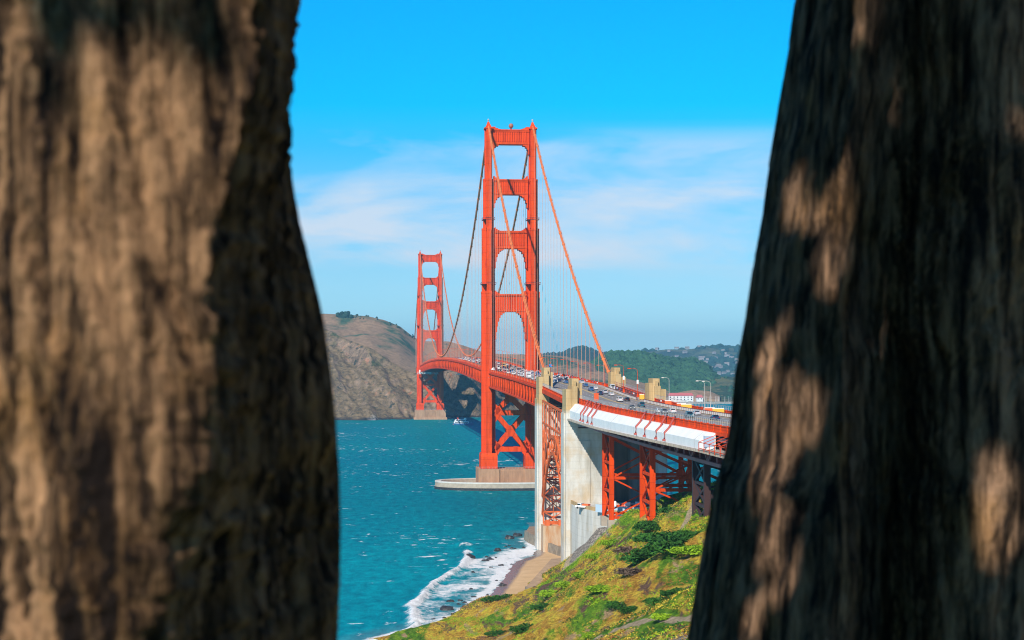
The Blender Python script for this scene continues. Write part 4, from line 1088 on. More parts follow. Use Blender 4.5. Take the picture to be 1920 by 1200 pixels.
# ------------------------------------------------------------------ vehicles
PAINT = {'white': (.60, .60, .60), 'silver': (.42, .44, .47), 'blue': (.02, .11, .26), 'dark blue': (.015, .04, .10), 'black': (.015, .015, .02), 'grey': (.14, .15, .17), 'red': (.40, .02, .02), 'teal': (.02, .10, .14), 'yellow': (.80, .48, .10)}
PM = {k: mat('car_paint_' + k.replace(' ', '_'), v, .28, spec=.6) for k, v in PAINT.items()}
def car(kind, colour):
    root = empty('parked_car' if False else {'sedan': 'sedan_car', 'suv': 'sport_utility_car', 'van': 'delivery_van', 'bus': 'coach_bus', 'truck': 'box_truck', 'pickup': 'pickup_truck'}[kind])
    pm = PM[colour]
    L, Wd, H = {'sedan': (4.6, 1.8, 1.42), 'suv': (4.8, 1.9, 1.78), 'van': (5.6, 2.0, 2.4), 'bus': (11, 2.5, 3.2), 'truck': (8, 2.4, 3.3), 'pickup': (5.4, 1.95, 1.85)}[kind]
    h = L / 2; wb = Wd / 2
    if kind == 'sedan': prof = [(-h, .35), (h, .35), (h, .62), (h - .15, .78), (h - 1.15, .92), (-h + .75, .96), (-h + .1, .92), (-h, .7)]; cab = [(-h + .55, .92), (h - 1.2, .92), (h - 1.95, H), (-h + 1.25, H)]
    elif kind == 'suv': prof = [(-h, .4), (h, .4), (h, .85), (h - .15, 1.0), (h - 1.1, 1.1), (-h + .1, 1.12), (-h, .9)]; cab = [(-h + .12, 1.08), (h - 1.15, 1.08), (h - 1.8, H), (-h + .4, H)]
    elif kind == 'pickup': prof = [(-h, .45), (h, .45), (h, .95), (h - .15, 1.08), (-h, 1.12)]; cab = [(-.9, 1.08), (h - 1.2, 1.08), (h - 1.85, H), (-.7, H)]
    elif kind == 'van': prof = [(-h, .4), (h, .4), (h, .95), (h - .7, 1.2), (-h, 1.3)]; cab = [(-h, 1.25), (h - .75, 1.2), (h - 1.4, H), (-h + .05, H)]
    elif kind == 'bus': prof = [(-h, .4), (h, .4), (h, 1.4), (-h, 1.4)]; cab = [(-h, 1.38), (h, 1.38), (h - .25, H), (-h + .1, H)]
    else: prof = [(-h, .6), (h, .5), (h, 1.2), (h - .4, 1.4), (-h, 1.0)]; cab = [(h - 2.0, 1.2), (h - .45, 1.35), (h - .8, 2.5), (h - 2.0, 2.5)]
    def ext(pf, w0, w1):
        n = len(pf); zmin = min(z for _, z in pf); zmax = max(z for _, z in pf); m_ = MB(); vs = []
        for sgn in (-1, 1):
            for x, z in pf:
                f = (z - zmin) / (zmax - zmin); vs.append((sgn * (w0 + (w1 - w0) * f), x, z))
        m_.add(vs, [tuple(range(n)), tuple(reversed(range(n, 2 * n)))] + [(i, n + i, n + (i + 1) % n, (i + 1) % n) for i in range(n)]); return m_
    b = ext(prof, wb, wb - .05); c = ext(cab, wb - .06, wb - .24); b.add(c.v, c.f)
    if kind == 'truck': b.box(-wb, wb, -h, h - 2.15, 1.0, H)
    b.build('body', pm, root)
    # glazing: bands slightly proud of the cabin
    g = MB(); zmin = cab[0][1]; zmax = H if kind != 'truck' else 2.5
    def at(z):   # x extents of cab at height z
        f = (z - zmin) / (zmax - zmin); x0 = cab[0][0] + (cab[3][0] - cab[0][0]) * f; x1 = cab[1][0] + (cab[2][0] - cab[1][0]) * f; return x0, x1, (wb - .06) + (-.18) * f
    za, zb = zmin + .12 * (zmax - zmin) + .02, zmax - .16 * (zmax - zmin)
    if kind in ('van', 'bus'): za = zmin + .3
    a0, a1, aw = at(za); b0, b1, bw = at(zb)
    for sgn in (-1, 1):
        q = .25; xs = -9 if kind != 'van' else a1 - 1.5
        xa0 = max(a0 + q, xs); xb0 = max(b0 + q * .6, xs)
        g.add([(sgn * (aw + .02), xa0, za), (sgn * (aw + .02), a1 - q, za), (sgn * (bw + .02), b1 - q * .6, zb), (sgn * (bw + .02), xb0, zb)], [(0, 1, 2, 3)])
    for sgn, x0_, x1_ in ((1, a1, b1), (-1, a0, b0)):
        if sgn < 0 and kind == 'truck': continue
        g.add([(-aw + .15, x0_ + .02 * sgn, za), (aw - .15, x0_ + .02 * sgn, za), (bw - .1, x1_ + .02 * sgn, zb), (-bw + .1, x1_ + .02 * sgn, zb)], [(0, 1, 2, 3)])
    g.build('window', GLASS, root)
    r = .33 if kind in ('sedan', 'suv', 'van', 'pickup') else .48
    for sx in (-1, 1):
        for yy in (-h + L * .19, h - L * .18):
            w_ = MB(); w_.tube([(sx * (wb - .2), yy, r), (sx * (wb + .02), yy, r)], r, 14); ww = w_.build('wheel', RUBBER, root)
            w2 = MB(); w2.tube([(sx * (wb - .02), yy, r), (sx * (wb + .04), yy, r)], r * .55, 10); w2.build('rim', CHROME, ww)
    for sx in (-1, 1):
        z = .72 if kind == 'sedan' else .9
        MB().box(sx * (wb - .3) - .2, sx * (wb - .3) + .2, h - .08, h + .02, z - .1, z + .08).build('headlight', LAMPW, root)
        MB().box(sx * (wb - .2) - .14, sx * (wb - .2) + .14, -h - .02, -h + .08, z - .08, z + .12).build('tail_light', REDL, root)
    return root
protos = {}
def place_car(kind, colour, u, s, label, group=None, direction=None):
    k = (kind, colour)
    if k in protos: o = copy_tree(protos[k])
    else: o = protos[k] = car(kind, colour)
    d = direction if direction is not None else (1 if u > 0 else -1)
    slope = (zr(s + 3) - zr(s - 3)) / 6
    o.location = W(u, s, zr(s) + .035); o.rotation_euler = (math.atan(slope) * d, 0, PHI + (0 if d > 0 else math.pi))
    tag(o, label, {'sedan': 'car', 'suv': 'car', 'van': 'van', 'bus': 'bus', 'truck': 'truck', 'pickup': 'pickup truck'}[kind], group); return o
near = [(1098, 721, 'sedan', 'blue', 'blue sedan farthest up the approach beyond the nearer left pylon top'),
        (1108, 733, 'suv', 'blue', 'blue car with white roof glare right of the nearer left pylon'),
        (1116, 728, 'sedan', 'white', 'small white sedan behind the blue cars beside the nearer left pylon'),
        (1125, 740, 'sedan', 'dark blue', 'dark blue sedan above the orange box sign'),
        (1134, 734, 'sedan', 'silver', 'silver sedan just ahead of the white sedan mid approach'),
        (1146, 738, 'sedan', 'white', 'white sedan between silver sedan and black car'),
        (1161, 748, 'suv', 'white', 'large white car directly left of the black car'),
        (1175, 749, 'sedan', 'black', 'black sedan beside the large white car'),
        (1202, 761, 'suv', 'teal', 'blue green car below the near right pylon, largest of its colour'),
        (1236, 769, 'sedan', 'white', 'white sedan right of the near right pylon, left of a grey one'),
        (1245, 771.5, 'sedan', 'grey', 'grey sedan between two white ones near the orange barriers'),
        (1260, 772.5, 'sedan', 'white', 'white sedan nearest the yellow orange barriers'),
        (1292, 778, 'suv', 'teal', 'dark teal car above the right part of the white sheeting'),
        (1305, 776, 'sedan', 'silver', 'small pale sedan behind the dark teal car at right'),
        (1340, 784, 'sedan', 'dark blue', 'dark car at the right end of the visible roadway'),
        (1184, 766, 'sedan', 'black', 'dark car half hidden behind the viaduct fence'),
        (1034, 706, 'van', 'white', 'white van between the two left pylon tops'),
        (1040, 708, 'sedan', 'red', 'dark red car beside the white van between the pylon tops'),
        (1048, 713, 'sedan', 'dark blue', 'dark blue car between the two left pylon tops'),
        (1062, 709, 'suv', 'white', 'white car behind the nearer left pylon top'),
        (1061, 717, 'sedan', 'blue', 'blue car left of the nearer left pylon top'),
        (1001, 708, 'sedan', 'grey', 'grey car just left of the farther left pylon top'),
        (962, 695, 'sedan', 'white', 'white sedan in the middle of the deck under the near tower portal'),
        (978, 696, 'suv', 'silver', 'silver car under the near tower portal beside the truck'),
        (990, 692, 'truck', 'white', 'white box truck under the near tower portal by the right leg')]
laneu = [-8, -4.9, -1.7, 1.7, 4.9, 8]
for px, py, k, c, lb in near:
    u, s = to_us(px, py)
    u = min(laneu, key=lambda q: abs(q - max(-8, min(8, u))))
    D = (91.6 + u) / ((px - 960) / F + .0857); s = (Vector(((px - 960) * D / F, D, 0)) - T1).dot(AX)
    place_car(k, c, u, s, lb)
place_car('van', 'white', 11.6, east_s(1147, 11.6), 'white van parked on the sidewalk at the foot of the far right pylon')
occupied = []
cols = ['white', 'silver', 'black', 'grey', 'blue', 'white', 'white', 'red', 'silver', 'silver']
for lane in laneu:
    s = -290 + random.uniform(0, 40)
    while s < 900:
        k = random.choices(['sedan', 'suv', 'van', 'pickup', 'truck'], [6, 4, .5, .8, .15])[0]; c = random.choice(cols)
        if k in ('van', 'truck'): c = 'white'
        if abs(s) < 5: s += 12
        gname = {'sedan': 'car', 'suv': 'car', 'van': 'van', 'pickup': 'pickup', 'truck': 'truck'}[k]
        if s < 0: place_car(k, c, lane, s, f'{c} {gname} in the traffic between the near tower and farther pylon', 'traffic on the deck in front of the near tower')
        else: place_car(k, c, lane, s, f'tiny {c} {gname} in traffic on the main span beyond the near tower', 'traffic on the main span')
        s += random.uniform(20, 52) if s < 250 else random.uniform(30, 70)
place_car('bus', 'yellow', 1.7, 75, 'pale yellow coach in the traffic behind the near tower portal')

# ------------------------------------------------------------------ sidewalk barriers, work trailers, people
BARR = mat('barrier_white', (.72, .68, .62), .7)
for a, b, lb in ((-438, -355, 'pale concrete barrier along the right sidewalk between the right pylons'), (-640, -455, 'pale concrete barrier along the right sidewalk past the near right pylon')):
    root = empty('sidewalk_barrier', W(9.75, (a + b) / 2, 63), PHI); c0 = (a + b) / 2
    m = MB()
    m.sweep([(0, s - c0, zr(s) - 63) for s in srange(a, b, 8)], [(-.15, .2), (.15, .2), (.12, 1.1), (-.12, 1.1)]); m.build('panel', BARR, root)
    m = MB()
    for s in srange(a, b, 3): m.box(-.19, .19, s - c0 - .1, s - c0 + .1, zr(s) - 63 + .2, zr(s) - 63 + 1.25)
    m.sweep([(0, s - c0, zr(s) - 63) for s in srange(a, b, 8)], [(-.2, 1.12), (.2, 1.12), (.2, 1.2), (-.2, 1.2)])
    m.build('post_and_cap', ORANGE_D, root); tag(root, lb, 'barrier')
# red side fence east
root = empty('sidewalk_fence', W(13.5, -400, 63), PHI)
m = MB(); 
for s in srange(-438, -356, 1.2): m.box(-.05, .05, s + 400 - .3, s + 400 + .3, zr(s) - 63 + .3, zr(s) - 63 + 1.5)
m.sweep([(0, s + 400, zr(s) - 63) for s in srange(-438, -356, 8)], [(-.1, 1.5), (.1, 1.5), (.1, 1.65), (-.1, 1.65)]); m.build('panel', ORANGE_D, root)
m = MB()
for s in srange(-438, -356, 4): m.bar((0, s + 400, zr(s) - 63), (0, s + 400, zr(s) - 63 + 3.2), .12)
m.sweep([(0, s + 400, zr(s) - 63) for s in srange(-438, -356, 8)], [(-.05, 3.1), (.05, 3.1), (.05, 3.2), (-.05, 3.2)])
m.sweep([(0, s + 400, zr(s) - 63) for s in srange(-438, -356, 8)], [(-.05, 2.2), (.05, 2.2), (.05, 2.3), (-.05, 2.3)]); m.build('upper_rail', DARKSTEEL, root)
tag(root, 'dark red mesh fence on the right edge between the two right pylons', 'fence')
YB = mat('barrier_yellow', (.85, .42, .04), .5); OB = mat('barrier_orange', (.85, .13, .03), .5)
def work_trailer(px, lb, mt, w_=3.2, h_=1.5, u=11.6):
    s = east_s(px, u); root = empty('work_barrier', W(u, s, zr(s) + .2), PHI)
    MB().frus(0, 0, .15, h_, w_ / 2, .5, w_ / 2, .3).build('panel', mt, root)
    m = MB()
    for x in (-w_ / 2 + .3, w_ / 2 - .3): m.box(x - .2, x + .2, -.7, .7, 0, .2)
    m.build('foot', RUBBER, root)
    m = MB(); m.bar((-w_ / 2, 0, h_ + .1), (w_ / 2, 0, h_ + .1), .12, .3); m.build('top_rail', WALLW, root)
    tag(root, lb, 'barrier'); return root
work_trailer(1252, 'orange red work barrier just right of the near right pylon', OB, 2.2, 1.7)
work_trailer(1277, 'orange red work barrier left of the yellow one', OB, 3, 1.6)
work_trailer(1286, 'yellow work barrier above the white sedan', YB, 3.4, 1.6)
work_trailer(1330, 'orange red work barrier on the far right sidewalk', OB, 3, 1.5)
work_trailer(1346, 'yellow work barrier at the right end of the sidewalk', YB, 3.4, 1.6)
work_trailer(1203, 'yellow work barrier on the sidewalk left of the near right pylon', YB, 1.8, 1.9)

def person(shirt, trousers):
    """standing figure: one skinned surface"""
    root_m = bpy.data.meshes.new('person')
    V = [(0, 0, .95), (0, 0, 1.15), (0, 0, 1.38), (0, 0, 1.5), (0, .01, 1.66), (-.19, 0, 1.40), (-.25, .03, 1.13), (-.22, .14, .92), (.19, 0, 1.40), (.25, .02, 1.13), (.24, .08, .90),
         (-.10, 0, .90), (-.11, .05, .50), (-.11, -.02, .09), (-.11, .13, .04), (.10, 0, .90), (.12, -.02, .50), (.13, -.10, .09), (.13, .05, .04)]
    E = [(0, 1), (1, 2), (2, 3), (3, 4), (2, 5), (5, 6), (6, 7), (2, 8), (8, 9), (9, 10), (0, 11), (11, 12), (12, 13), (13, 14), (0, 15), (15, 16), (16, 17), (17, 18)]
    rad = [.14, .13, .15, .055, .105, .065, .045, .035, .065, .045, .035, .095, .065, .045, .04, .095, .065, .045, .04]
    root_m.from_pydata(V, E, [])
    o = bpy.data.objects.new('person', root_m); col.objects.link(o)
    sm = o.modifiers.new('skin', 'SKIN'); 
    for i, sv in enumerate(root_m.skin_vertices[0].data): sv.radius = (rad[i], rad[i] * .8); sv.use_root = (i == 0)
    o.modifiers.new('sub', 'SUBSURF').levels = 1
    dg = bpy.context.evaluated_depsgraph_get(); me = bpy.data.meshes.new_from_object(o.evaluated_get(dg)); o.modifiers.clear(); o.data = me
    me.materials.clear()
    for mm in (shirt, trousers, SKIN): me.materials.append(mm)
    for p in me.polygons:
        z = p.center.z; p.material_index = 1 if z < .93 else (2 if z > 1.46 or (abs(p.center.x) > .19 and z < 1.0) else 0)
    h = MB(); h.lathe([(.04, 1.80), (.10, 1.77), (.125, 1.68), (.11, 1.60)], 0, -.01, 10); h.build('hair', HAIR, o, smooth=True)
    return o
SKIN = mat('skin', (.5, .3, .2), .6); HAIR = mat('hair', (.05, .03, .02), .7)
sh = [mat('shirt_dark', (.03, .04, .06), .8), mat('shirt_pale', (.65, .65, .68), .8), mat('shirt_red', (.5, .05, .04), .8), mat('jacket_blue', (.03, .10, .30), .8)]
tr = mat('trousers_dark', (.03, .035, .05), .8)
pp = [person(a, tr) for a in sh]; 
spots = [(1235, 'person in dark clothes walking right of the near right pylon'), (1239, 'person in pale top walking right of the near right pylon'), (1186, 'person in red walking by the orange lamp post'), (1158, 'person in blue jacket on the sidewalk by the far right pylon')]
order = [0, 1, 2, 3]
for i, (px, lb) in enumerate(spots):
    o = pp[i]; s = east_s(px, 11.8); o.location = W(11.8, s, zr(s) + .22); o.rotation_euler = (0, 0, PHI + (0 if i % 2 else math.pi)); tag(o, lb, 'person')
names_c = ['dark', 'pale', 'red', 'blue']
for i in range(34):
    k = i % 4; o = copy_tree(pp[k]); s = -330 + i * 9.3 + random.uniform(-3, 3) if i < 26 else random.uniform(-432, -360)
    u = random.uniform(10.8, 12.6); o.location = W(u, s, zr(s) + .22); o.rotation_euler = (0, 0, PHI + random.choice([0, math.pi]) + random.uniform(-.4, .4))
    tag(o, f'tiny person in {names_c[k]} top among walkers on the right sidewalk', 'person', 'walkers on the right sidewalk of the bridge')

# ------------------------------------------------------------------ ferry
q = PZ(868, 797, 0); fr = empty('ferry_boat', (q.x, q.y, 0), R(8))
HULLB = mat('ferry_hull_blue', (.03, .14, .30), .4); HULLW = mat('ferry_white', (.8, .8, .8), .4)
m = MB(); st = [(-12, 2.9, 2.0, 2.4), (-6, 3.2, 2.4, 2.2), (2, 3.2, 2.4, 2.3), (8, 2.2, 1.5, 2.8), (12.5, .3, .15, 3.5)]; vs = []; fs = []
for x, wt, wb_, zt in st: vs += [(x, -wb_, -.6), (x, wb_, -.6), (x, wt, zt), (x, -wt, zt)]
for i in range(4):
    for j in range(4): a = i * 4 + j; b = i * 4 + (j + 1) % 4; fs.append((a, a + 4, b + 4, b))
fs += [(0, 1, 2, 3), (19, 18, 17, 16)]; m.add(vs, fs); m.build('hull', HULLB, fr)
MB().frus(-2, 0, 2.2, 4.6, 9.2, 2.7, 8.8, 2.6).build('cabin', HULLW, fr)
MB().frus(-3.5, 0, 4.7, 6.8, 6.8, 2.4, 6.2, 2.2).build('upper_cabin', HULLW, fr)
m = MB(); 
for e in (-1, 1): m.box(-10, 6, e * 2.72 - .03, e * 2.72 + .03, 3.1, 4.0); m.box(-9, 2, e * 2.42 - .03, e * 2.42 + .03, 5.2, 6.0)
m.build('window', GLASS, fr)
MB().frus(2.6, 0, 6.8, 8.8, 1.6, 1.5, 1.2, 1.3).build('wheelhouse', HULLW, fr)
MB().tube([(-1, 0, 6.8), (-1, 0, 12.2)], [.16, .08], 6).build('mast', GREYM, fr)
MB().frus(-6.5, 0, 6.8, 9.2, 1.0, .9, .8, .7).build('funnel', mat('funnel_red', (.5, .08, .05), .5), fr)
MB().box(-12.06, -11.9, -2.4, 2.4, .4, 1.6).build('stern_band', OB, fr)
tag(fr, 'blue and white ferry crossing below the far tower', 'ferry')

# ------------------------------------------------------------------ near shore: beach, surf patch, sea wall
shore = np.array([(9, 800), (11.2, 734), (8, 705), (1.7, 683), (-1, 655), (-2.5, 634), (-6.5, 592), (-10.4, 556), (-15.4, 535.5), (-19.4, 517), (-27.5, 507), (-33.3, 498), (-46, 470), (-60, 400), (-66, 330)], float)
breaker = np.array([(-36, 470), (-30, 500), (-29.4, 521), (-32.8, 560), (-31, 572), (-29, 595), (-27.5, 618), (-24, 640.6), (-19.7, 660), (-18.6, 694), (-19.5, 725)], float)
def pdist(X, Y, pl):
    """distance to a polyline and signed side (positive = east / right of the shore)"""
    best = np.full(X.shape, 1e9); side = np.zeros(X.shape); along = np.zeros(X.shape); acc = 0
    for a, b in zip(pl, pl[1:]):
        d = b - a; L = np.hypot(*d); t = np.clip(((X - a[0]) * d[0] + (Y - a[1]) * d[1]) / L ** 2, 0, 1)
        dx = X - (a[0] + t * d[0]); dy = Y - (a[1] + t * d[1]); r = np.hypot(dx, dy); cr_ = d[0] * dy - d[1] * dx
        mk = r < best; best = np.where(mk, r, best); side = np.where(mk, cr_, side); along = np.where(mk, acc + t * L, along); acc += L
    return best, np.sign(side), along
gx_ = np.arange(-150, 60, .8); gy_ = np.arange(430, 860, .8)
X, Y = np.meshgrid(gx_, gy_)
ds, sd_, _ = pdist(X, Y, shore); dsg = ds * sd_      # shore listed north -> south: positive side is the land side
land = dsg   # check sign below
if pdist(np.array([30.]), np.array([620.]), shore)[1][0] < 0: land = -dsg
db, sb_, al = pdist(X, Y, breaker)
bside = db * sb_
if pdist(np.array([0.]), np.array([600.]), breaker)[1][0] < 0: bside = -bside   # positive = shoreward
nz = fbm(X * .12, Y * .12, o=4, seed=5); nz2 = fbm(X * .03, Y * .03, o=3, seed=6); nz = nz + .9 * fbm(X * .3, Y * .22, o=3, seed=15)
inside = np.clip((bside + 1.5 + nz * 2) / 2.5, 0, 1) * np.clip((715 + nz2 * 20 - Y) / 30, 0, 1) * (Y > 430)
foam = inside * (.46 + .28 * nz2 + .2 * nz)
foam = np.maximum(foam, np.exp(-((bside - .8 - nz * 1.5) / 2.2) ** 2) * (.85 + .25 * nz) * np.clip((735 - Y) / 20, 0, 1))
foam = np.maximum(foam, .98 * np.exp(-((land + 2.5 + nz * 2.5) / 3.5) ** 2) * np.clip((790 - Y) / 30, 0, 1))
foam = np.maximum(foam, .95 * np.exp(-((land + 7) / 9) ** 2) * np.clip((Y - 655) / 20, 0, 1) * np.clip((740 - Y) / 20, 0, 1))
# stray crests seaward
for cx_, cy_, L_, w_ in ((-20.5, 742, 5, 2.0), (-45, 622, 7, .9), (-34, 700, 6, .8), (-30, 712, 5, .7), (-27, 690, 4, .7), (-26, 768, 6, .8), (-12, 770, 6, .8), (-38, 770, 9, .8)):
    foam = np.maximum(foam, .85 * np.exp(-((X - cx_) / L_ * 1.3) ** 2 - ((Y - cy_ - (X - cx_) * .5 - 3 * nz) / (w_ * 3)) ** 2) * np.clip(.6 + 1.2 * fbm(X * .35, Y * .12, o=3, seed=12), 0, 1.1))
crest = 1.5 * np.exp(-((bside - .3 - nz * 1.2) / 1.6) ** 2) * np.clip((735 - Y) / 30, 0, 1) * (.55 + .6 * (.5 + .5 * nz2 + .4 * nz))
crest += 1.6 * np.exp(-((X + 20.5) / 5) ** 2 - ((Y - 742) / 4) ** 2)
rip = .18 * nz + .12 * fbm(X * .5, Y * .5, o=3, seed=9)
edge = np.minimum.reduce([(X + 150) / 12, (60 - X) / 12, (Y - 430) / 12, (860 - Y) / 12]); edge = np.clip(edge, 0, 1)
Z = (.12 + rip * .5 + crest) * edge - .35 * (1 - edge)
Z = np.where(land > -1.5, np.minimum(Z, .12 + rip * .2), Z)
shallow = np.clip(1 - (-land) / 16, 0, 1) * .55
grid_mesh('surf_water', np.stack([X, Y, Z], -1), WATER, attrs={'foam': np.clip(foam, 0, 1), 'shallow': np.clip(shallow, 0, 1)}, kind='structure')

# beach
bx_ = np.arange(-60, 70, 1.0); by_ = np.arange(480, 800, 1.0); X, Y = np.meshgrid(bx_, by_)
ds, sd_, _ = pdist(X, Y, shore); land = ds * sd_
if pdist(np.array([30.]), np.array([620.]), shore)[1][0] < 0: land = -land
Z = np.where(land > 0, .13 + land * .055, .13 + land * .10) + .06 * fbm(X * .2, Y * .2, o=3, seed=8)
Z = np.minimum(Z, 2.2)
def sand_mat():
    m = bpy.data.materials.new('beach_sand'); m.use_nodes = True; t = m.node_tree; b = t.nodes['Principled BSDF']
    g = N(t, 'ShaderNodeNewGeometry'); n = noise_node(t, g.outputs['Position'], .15, 6); n2 = noise_node(t, g.outputs['Position'], 1.5, 4)
    wet = N(t, 'ShaderNodeAttribute', attribute_name='wet')
    c = ramp_node(t, [(.3, (.50, .32, .16)), (.7, (.64, .43, .23))], n.outputs[0]).outputs[0]
    f = smooth_node(t, math_node(t, 'ADD', wet.outputs['Fac'], math_node(t, 'MULTIPLY', n.outputs[0], .3)), .55, .75)
    c = mixrgb(t, f, c, (.22, .17, .15)); t.links.new(c, b.inputs['Base Color'])
    t.links.new(smooth_node(t, f, 0, 1, .9, .25), b.inputs['Roughness'])
    bp = N(t, 'ShaderNodeBump'); bp.inputs['Distance'].default_value = .1; t.links.new(n2.outputs[0], bp.inputs['Height']); t.links.new(bp.outputs[0], b.inputs['Normal'])
    return m
grid_mesh('beach', np.stack([X, Y, Z], -1), sand_mat(), attrs={'wet': np.clip(1 - land / 8, 0, 1)}, kind='structure')

def poly_px(pts, z): return [tuple(PZ(a, b, z))[:2] for a, b in pts]
STONE = mat('sea_wall_stone', (.36, .29, .21), .9, .45, .5, bump=.2)
# curved sea wall and platform by the farther pylon
pl = poly_px([(984, 995), (992, 1001), (1008, 1008), (1030, 1019), (1056, 1030), (1072, 1036)], 4.0)
back = [(70, 690), (70, 800), (8, 800)]
root = empty('sea_wall', (*pl[0], 0)); ox, oy = pl[0]
P2 = [(a - ox, b - oy) for a, b in pl + back]
MB().prism(P2, -2, 2.9).build('platform', mat('platform_pavement', (.36, .24, .15), .9, .3, .3), root)
m = MB(); m.sweep([(a - ox, b - oy, 0) for a, b in pl], [(-.9, -2), (.6, -2), (.1, 4.1), (-.9, 4.1)]); m.build('parapet', STONE, root)
tag(root, 'curved stone sea wall at the foot of the farther pylon by the beach', 'sea wall')
# beach ledge
pl = poly_px([(986, 1101), (1003, 1116), (1082, 1075), (1080, 1045), (1034, 1048)], 3.4)
root = empty('beach_ledge', (*pl[0], 0)); ox, oy = pl[0]
MB().prism([(a - ox, b - oy) for a, b in pl], -.5, 3.5).build('slab', mat('ledge_concrete', (.47, .32, .20), .9, .3, .3, bump=.1), root)
m = MB(); q0, q1 = pl[0], pl[1]; m.bar((0, 0, 2.4), (q1[0] - ox, q1[1] - oy, 2.4), .6, 2.6); m.build('stone_end', STONE, root)
tag(root, 'low sandy concrete ledge on the beach below the nearer pylon', 'ledge')

# retaining wall and terrace south of the nearer pylon
TA = [(20.3, 634), (23.0, 612), (27.5, 598), (38, 578), (80, 572), (80, 634)]
root = empty('terrace_wall', (21, 630, 0)); Q = [(a - 21, b - 630) for a, b in TA]
MB().prism(Q, -2, 27.4).build('wall', CONC, root)
m = MB()
for (a, b), (c, d) in zip(Q[:3], Q[1:4]): m.bar((a + .35, b + .2, 28.0), (c + .35, d + .2, 28.0 - .0), .5, 1.3)
m.build('parapet', CONC_T, root)
tag(root, 'tall pale retaining wall with terrace in front of the nearer pylon', 'retaining wall')
root = empty('site_hoarding', (35, 583, 27.4)); 
m = MB(); m.bar((-6.6, 10, 1.35), (.5, 1.2, 1.35), .15, 2.6); m.bar((.5, 1.2, 1.35), (12, -3.0, 1.35), .15, 2.6); m.build('panel', mat('hoarding_pale_blue', (.42, .56, .68), .6), root)
m = MB()
for k in range(8): x = .5 + 11.5 * k / 7; m.bar((x, 1.5 - 4.2 * k / 7, 0), (x, 1.5 - 4.2 * k / 7, 2.9), .12)
m.build('post', GREYM, root); tag(root, 'pale blue hoarding along the terrace edge below the orange support tower', 'hoarding')
# orange work gear on the terrace
root = empty('work_skid', (33, 606, 27.4)); m = MB()
for y0 in (0, 3, 6): m.bar((0, y0, .6), (22, y0, .6), .5)
for x in range(0, 23, 2): m.bar((x, 0, .6), (x, 6, .6), .35); m.bar((x, 0, .6), (x, 0, 1.9), .15)
m.build('frame', OB, root)
m = MB(); 
for x, c in ((1, 1.6), (6, 1.2), (10, 1.4), (15, 1.5)): m.box(x, x + 2.2, 1.2, 3.2, .85, .85 + c)
m.build('pallet_load', SHEET, root); MB().box(18, 20, 1, 3, .85, 2.2).build('drum_crate', YB, root)
tag(root, 'low orange steel frame loaded with white bundles on the terrace', 'work frame')
q = Vector((24.6, 606.5, 27.4)); root = empty('parked_pickup', q, R(60)); root.name = 'utility_truck'
m = MB(); m.box(-1, 1, -2.6, 2.6, .5, 1.1); m.box(-.95, .95, .2, 1.6, 1.1, 1.9); m.build('body', HULLW, root)
MB().box(-.97, .97, .4, 1.66, 1.2, 1.75).build('window', GLASS, root); MB().box(-.9, .9, -2.5, -.2, 1.1, 1.7).build('load', OB, root)
for sx in (-1, 1):
    for yy in (-1.7, 1.6): w_ = MB(); w_.tube([(sx * .8, yy, .38), (sx * 1.03, yy, .38)], .38, 12); w_.build('wheel', RUBBER, root)
tag(root, 'small white utility truck with orange load on the terrace', 'truck')

# rocks in the surf
def rock(x, y_, r, h, lb, g=None):
    V = []; tv, tf = blob_template(2, random.randint(0, 50), .55)
    o = bpy.data.objects.new('surf_rock', bpy.data.meshes.new('surf_rock')); o.data.from_pydata([(v[0] * r, v[1] * r * .8, v[2] * h) for v in tv], [], tf.tolist()); o.data.materials.append(ROCK)
    col.objects.link(o); o.location = (x, y_, .1); tag(o, lb, 'rock', g)
RK = [(880, 1048, 2.3, 2.0, 'large rounded black rock at the upper end of the breaking wave'), (837, 1144, 2.3, 1.2, 'broad dark rock in the foam low in the surf'), (852, 1153, 1.2, .8, 'dark rock just right of and below the broad one'), (845, 1129, 1.3, .8, 'dark rock above the broad one in the foam'),
      (863, 1127, .9, .5, 'small dark rock right of its larger neighbour in the lower foam'), (942, 1099, 1.5, 1.0, 'dark rock at the edge of the wet sand'), (933, 1034, 1.6, 1.3, 'dark pointed rock in the upper foam'), (955, 1011, 2.0, 1.4, 'black rock in the water left of the sea wall'),
      (970, 1006, 2.2, 1.6, 'black rock touching the tip of the sea wall'), (910, 1052, 1.6, .7, 'flat dark rock in mid foam, left'), (919, 1050, 1.4, .8, 'flat dark rock in mid foam, right'), (939, 1061, 1.1, .6, 'small dark rock in foam near the sand')]
for a, b, r, h, lb in RK: q = PZ(a, b, 0); rock(q.x, q.y, r, h, lb)
for a, b in ((948, 1026), (955, 1024), (966, 1030), (960, 1029), (982, 1028), (912, 1045), (917, 1046), (930, 1047), (883, 1106), (888, 1120), (914, 1117), (860, 1134), (871, 1131), (899, 1127), (869, 1138), (833, 1160), (812, 1162), (887, 1074), (959, 1059), (920, 1065), (931, 1090)):
    q = PZ(a, b, 0); rock(q.x, q.y, random.uniform(.5, .9), random.uniform(.35, .6), 'small dark stone poking out of the white foam', 'small stones in the surf')

